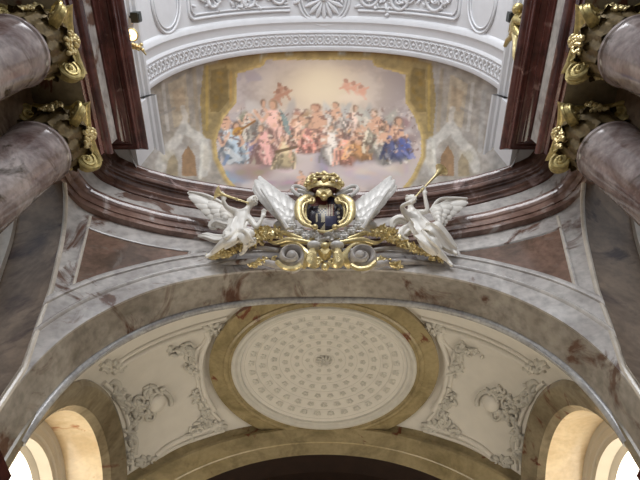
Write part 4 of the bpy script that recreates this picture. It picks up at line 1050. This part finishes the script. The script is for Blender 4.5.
for s in (-1, 1):
    rn = random.Random(80+s); sd = 'left' if s < 0 else 'right'
    b = MB()
    for dd, r in ((0, .055), (.14, .035)):
        P = [vs(s*(1.35+.1*k), 2.42-dd, .03) for k in range(0, 44)]+[vs(s*(5.66+.25*math.sin(a)-dd), 2.42-dd-.25+.25*math.cos(a), .03) for a in (.3, .8, 1.2, 1.57)]+[vs(s*(5.9-dd), y, .03) for y in (1.9, 1.5, 1.0, .5)]
        b.tube(P, r, 7)
    rtag(b, 'stucco_border', 'white stucco border of the %s nave vault field, above the guilloche' % sd, 'stucco frame', 'nave vault borders', STUCCO)
    b = MB()
    for R, r in ((1.0, .05), (.85, .03)): b.tube([vs(s*(7.25+R*.9*math.cos(a)), 1.7+R*.95*math.sin(a), .03) for a in [2*PI*j/40 for j in range(40)]], r, 7, closed=True)
    rtag(b, 'stucco_ring', 'plain white stucco ring low on the %s side of the nave vault' % sd, 'stucco frame', 'vault rings', STUCCO)
    for nm, s0, y0, r in (('inner', 1.75, 1.9, .4), ('middle', 3.0, 1.95, .42), ('outer', 4.6, 1.8, .5)):
        b = MB(); vspiral(b, s*s0, y0, r, 1.7, 0, s, .07); vspiral(b, s*(s0+r*1.1), y0-.15, r*.7, 1.6, PI, -s, .06); vspiral(b, s*(s0-.1), y0-r*1.3, r*.7, 1.5, 1, s, .06)
        b.tube([vs(s*(s0-.6+.1*k), y0-.1+.12*math.sin(k), .03) for k in range(14)], .05, 7)
        vleaves(b, s*(s0+.2), y0-.1, .42, .24, 40, .075, rn)
        rtag(b, 'stucco_scroll', 'white acanthus scroll on the nave vault, %s of three on the %s side' % ({'inner': 'innermost', 'middle': 'middle', 'outer': 'outermost'}[nm], sd), 'stucco relief', 'nave vault scrolls', STUCCO)
    # small grey loudspeaker boxes high on the impost
    c_ = ray(324+s*(-1)*-1*185 if False else 324+s*188, 17); c_ = c_*(5.12/abs(c_.x)); b = MB(); b.box((c_.x-.1, c_.y-.13, c_.z-.16), (c_.x+.1, c_.y+.13, c_.z+.16)); b.box((c_.x-.12 if s > 0 else c_.x+.1, c_.y-.1, c_.z-.12), (c_.x-.1 if s > 0 else c_.x+.12, c_.y+.1, c_.z+.12))
    b.box((min(c_.x, s*5.3), c_.y-.03, c_.z-.03), (max(c_.x, s*5.3), c_.y+.03, c_.z+.03))
    rtag(b, 'spotlight', 'small dark grey box light high on the %s white cornice' % sd, 'spotlight', 'cornice box lights', IRON)
# gilt wall sconce, left, and gilt putto, right, standing on the entablature edge
def at_x(u, v, X): d = ray(u, v); return d*(X/d.x)
c_ = at_x(131.5, 35, -4.98); sn = thing('wall_sconce', 'small glowing gilt lamp bracket above the left entablature', 'lamp', c_)
b = MB(); b.tube([c_+Vector((-.46, 0, -.1)), c_+Vector((-.2, 0, -.2)), c_+Vector((-.02, 0, -.12)), c_], .035, 7); b.lathe([(.05, c_.z-.03), (.13, c_.z), (.17, c_.z+.05)], (c_.x, c_.y), 16); wpart(b, 'bracket', GOLD, sn)
b = MB(); b.ball(c_+Vector((0, 0, .02)), (.14, .14, .11), 14, 9); wpart(b, 'bulb', LAMPGLOW, sn)
c_ = at_x(140, 47, -5.0); b = MB()
b.tube([c_+Vector((-.45, 0, 0)), c_+Vector((-.12, .02, .05)), c_, c_+Vector((.12, .22, .05))], [.05, .06, .05, .02], 7); vv_ = random.Random(4)
for k in range(14): b.ball(c_+Vector((vv_.gauss(-.08, .08), vv_.gauss(0, .07), vv_.gauss(0, .06))), .05, 7, 5)
rtag(b, 'gilt_ornament', 'small gilt leaf ornament on the white cornice right of the glowing lamp', 'ornament', None, GOLD)
def pt(u, v, d=0): p = at_x(u, v, 4.92); return p*(1-d/18)
pu = thing('gilt_putto', 'gilded putto figure perched above the right entablature edge', 'statue', pt(516, 48))
Jn = [((518, 9), .17), ((518, 14), .1), ((517, 20), .2), ((516, 28), .2), ((513, 36), .12), ((508, 40), .1), ((505, 46), .07), ((520, 36), .12), ((517, 45), .1), ((519, 52), .07), ((512, 24), .09), ((510, 32), .07), ((523, 22), .09), ((526, 30), .07)]
b = MB(); Z_ = [pt(*p) for p, r in Jn]; Rr = [r*.72 for p, r in Jn]
b.ball(Z_[0], .15, 14, 10); 
for ch in ((0, 1, 2, 3), (3, 4, 5, 6), (3, 7, 8, 9), (2, 10, 11), (2, 12, 13)):
    b.tube([Z_[i] for i in ch], [Rr[i] for i in ch], 10)
wpart(b, 'body', OLDGOLD, pu)
b = MB(); b.tube([pt(524, 12), pt(514, 26), pt(509, 38)], [.06, .12, .05], 8, flat=.5); b.tube([pt(515, 32), pt(518, 40), pt(517, 56), pt(519, 70)], [.1, .14, .12, .04], 9)
wpart(b, 'sash', GOLD, pu)

# ------------------------------------------------------------------ lights, world, camera
wd = bpy.data.worlds.new('World'); bpy.context.scene.world = wd; wd.use_nodes = True
bg = wd.node_tree.nodes['Background']; bg.inputs['Color'].default_value = (.86, .92, 1.0, 1); bg.inputs['Strength'].default_value = .58
def area(name, loc, target, size, power, col):
    l = bpy.data.lights.new(name, 'AREA'); l.shape = 'RECTANGLE'; l.size, l.size_y = size; l.energy = power; l.color = col
    o = bpy.data.objects.new(name, l); C.objects.link(o); o.location = loc
    o.rotation_euler = (Vector(target)-Vector(loc)).to_track_quat('-Z', 'Y').to_euler(); return o
area('west_window_daylight', (0, -9, 17), (0, 6, 14), (8, 5), 1350, (.95, .97, 1.0))
for s in (-1, 1): area('vault_fill_light', (s*4.6, -1.8, 16.6), (-s*1.0, 4.5, 20.5), (2, 2), 130, (.93, .96, 1.0))  # unseen area lights added to brighten vault and fresco
cam = bpy.data.cameras.new('camera'); cam.sensor_width = 36; cam.lens = FPX*36/640; cam.shift_x = -4/640; cam.clip_start = .05
co = bpy.data.objects.new('camera', cam); C.objects.link(co); co.location = (0, 0, 0); co.rotation_euler = (PI/2+EL, 0, 0)
sc_ = bpy.context.scene; sc_.camera = co
vs_ = sc_.view_settings; vs_.view_transform = 'Standard'; vs_.look = 'None'; vs_.gamma = 1; vs_.exposure = 0.0; vs_.use_curve_mapping = False
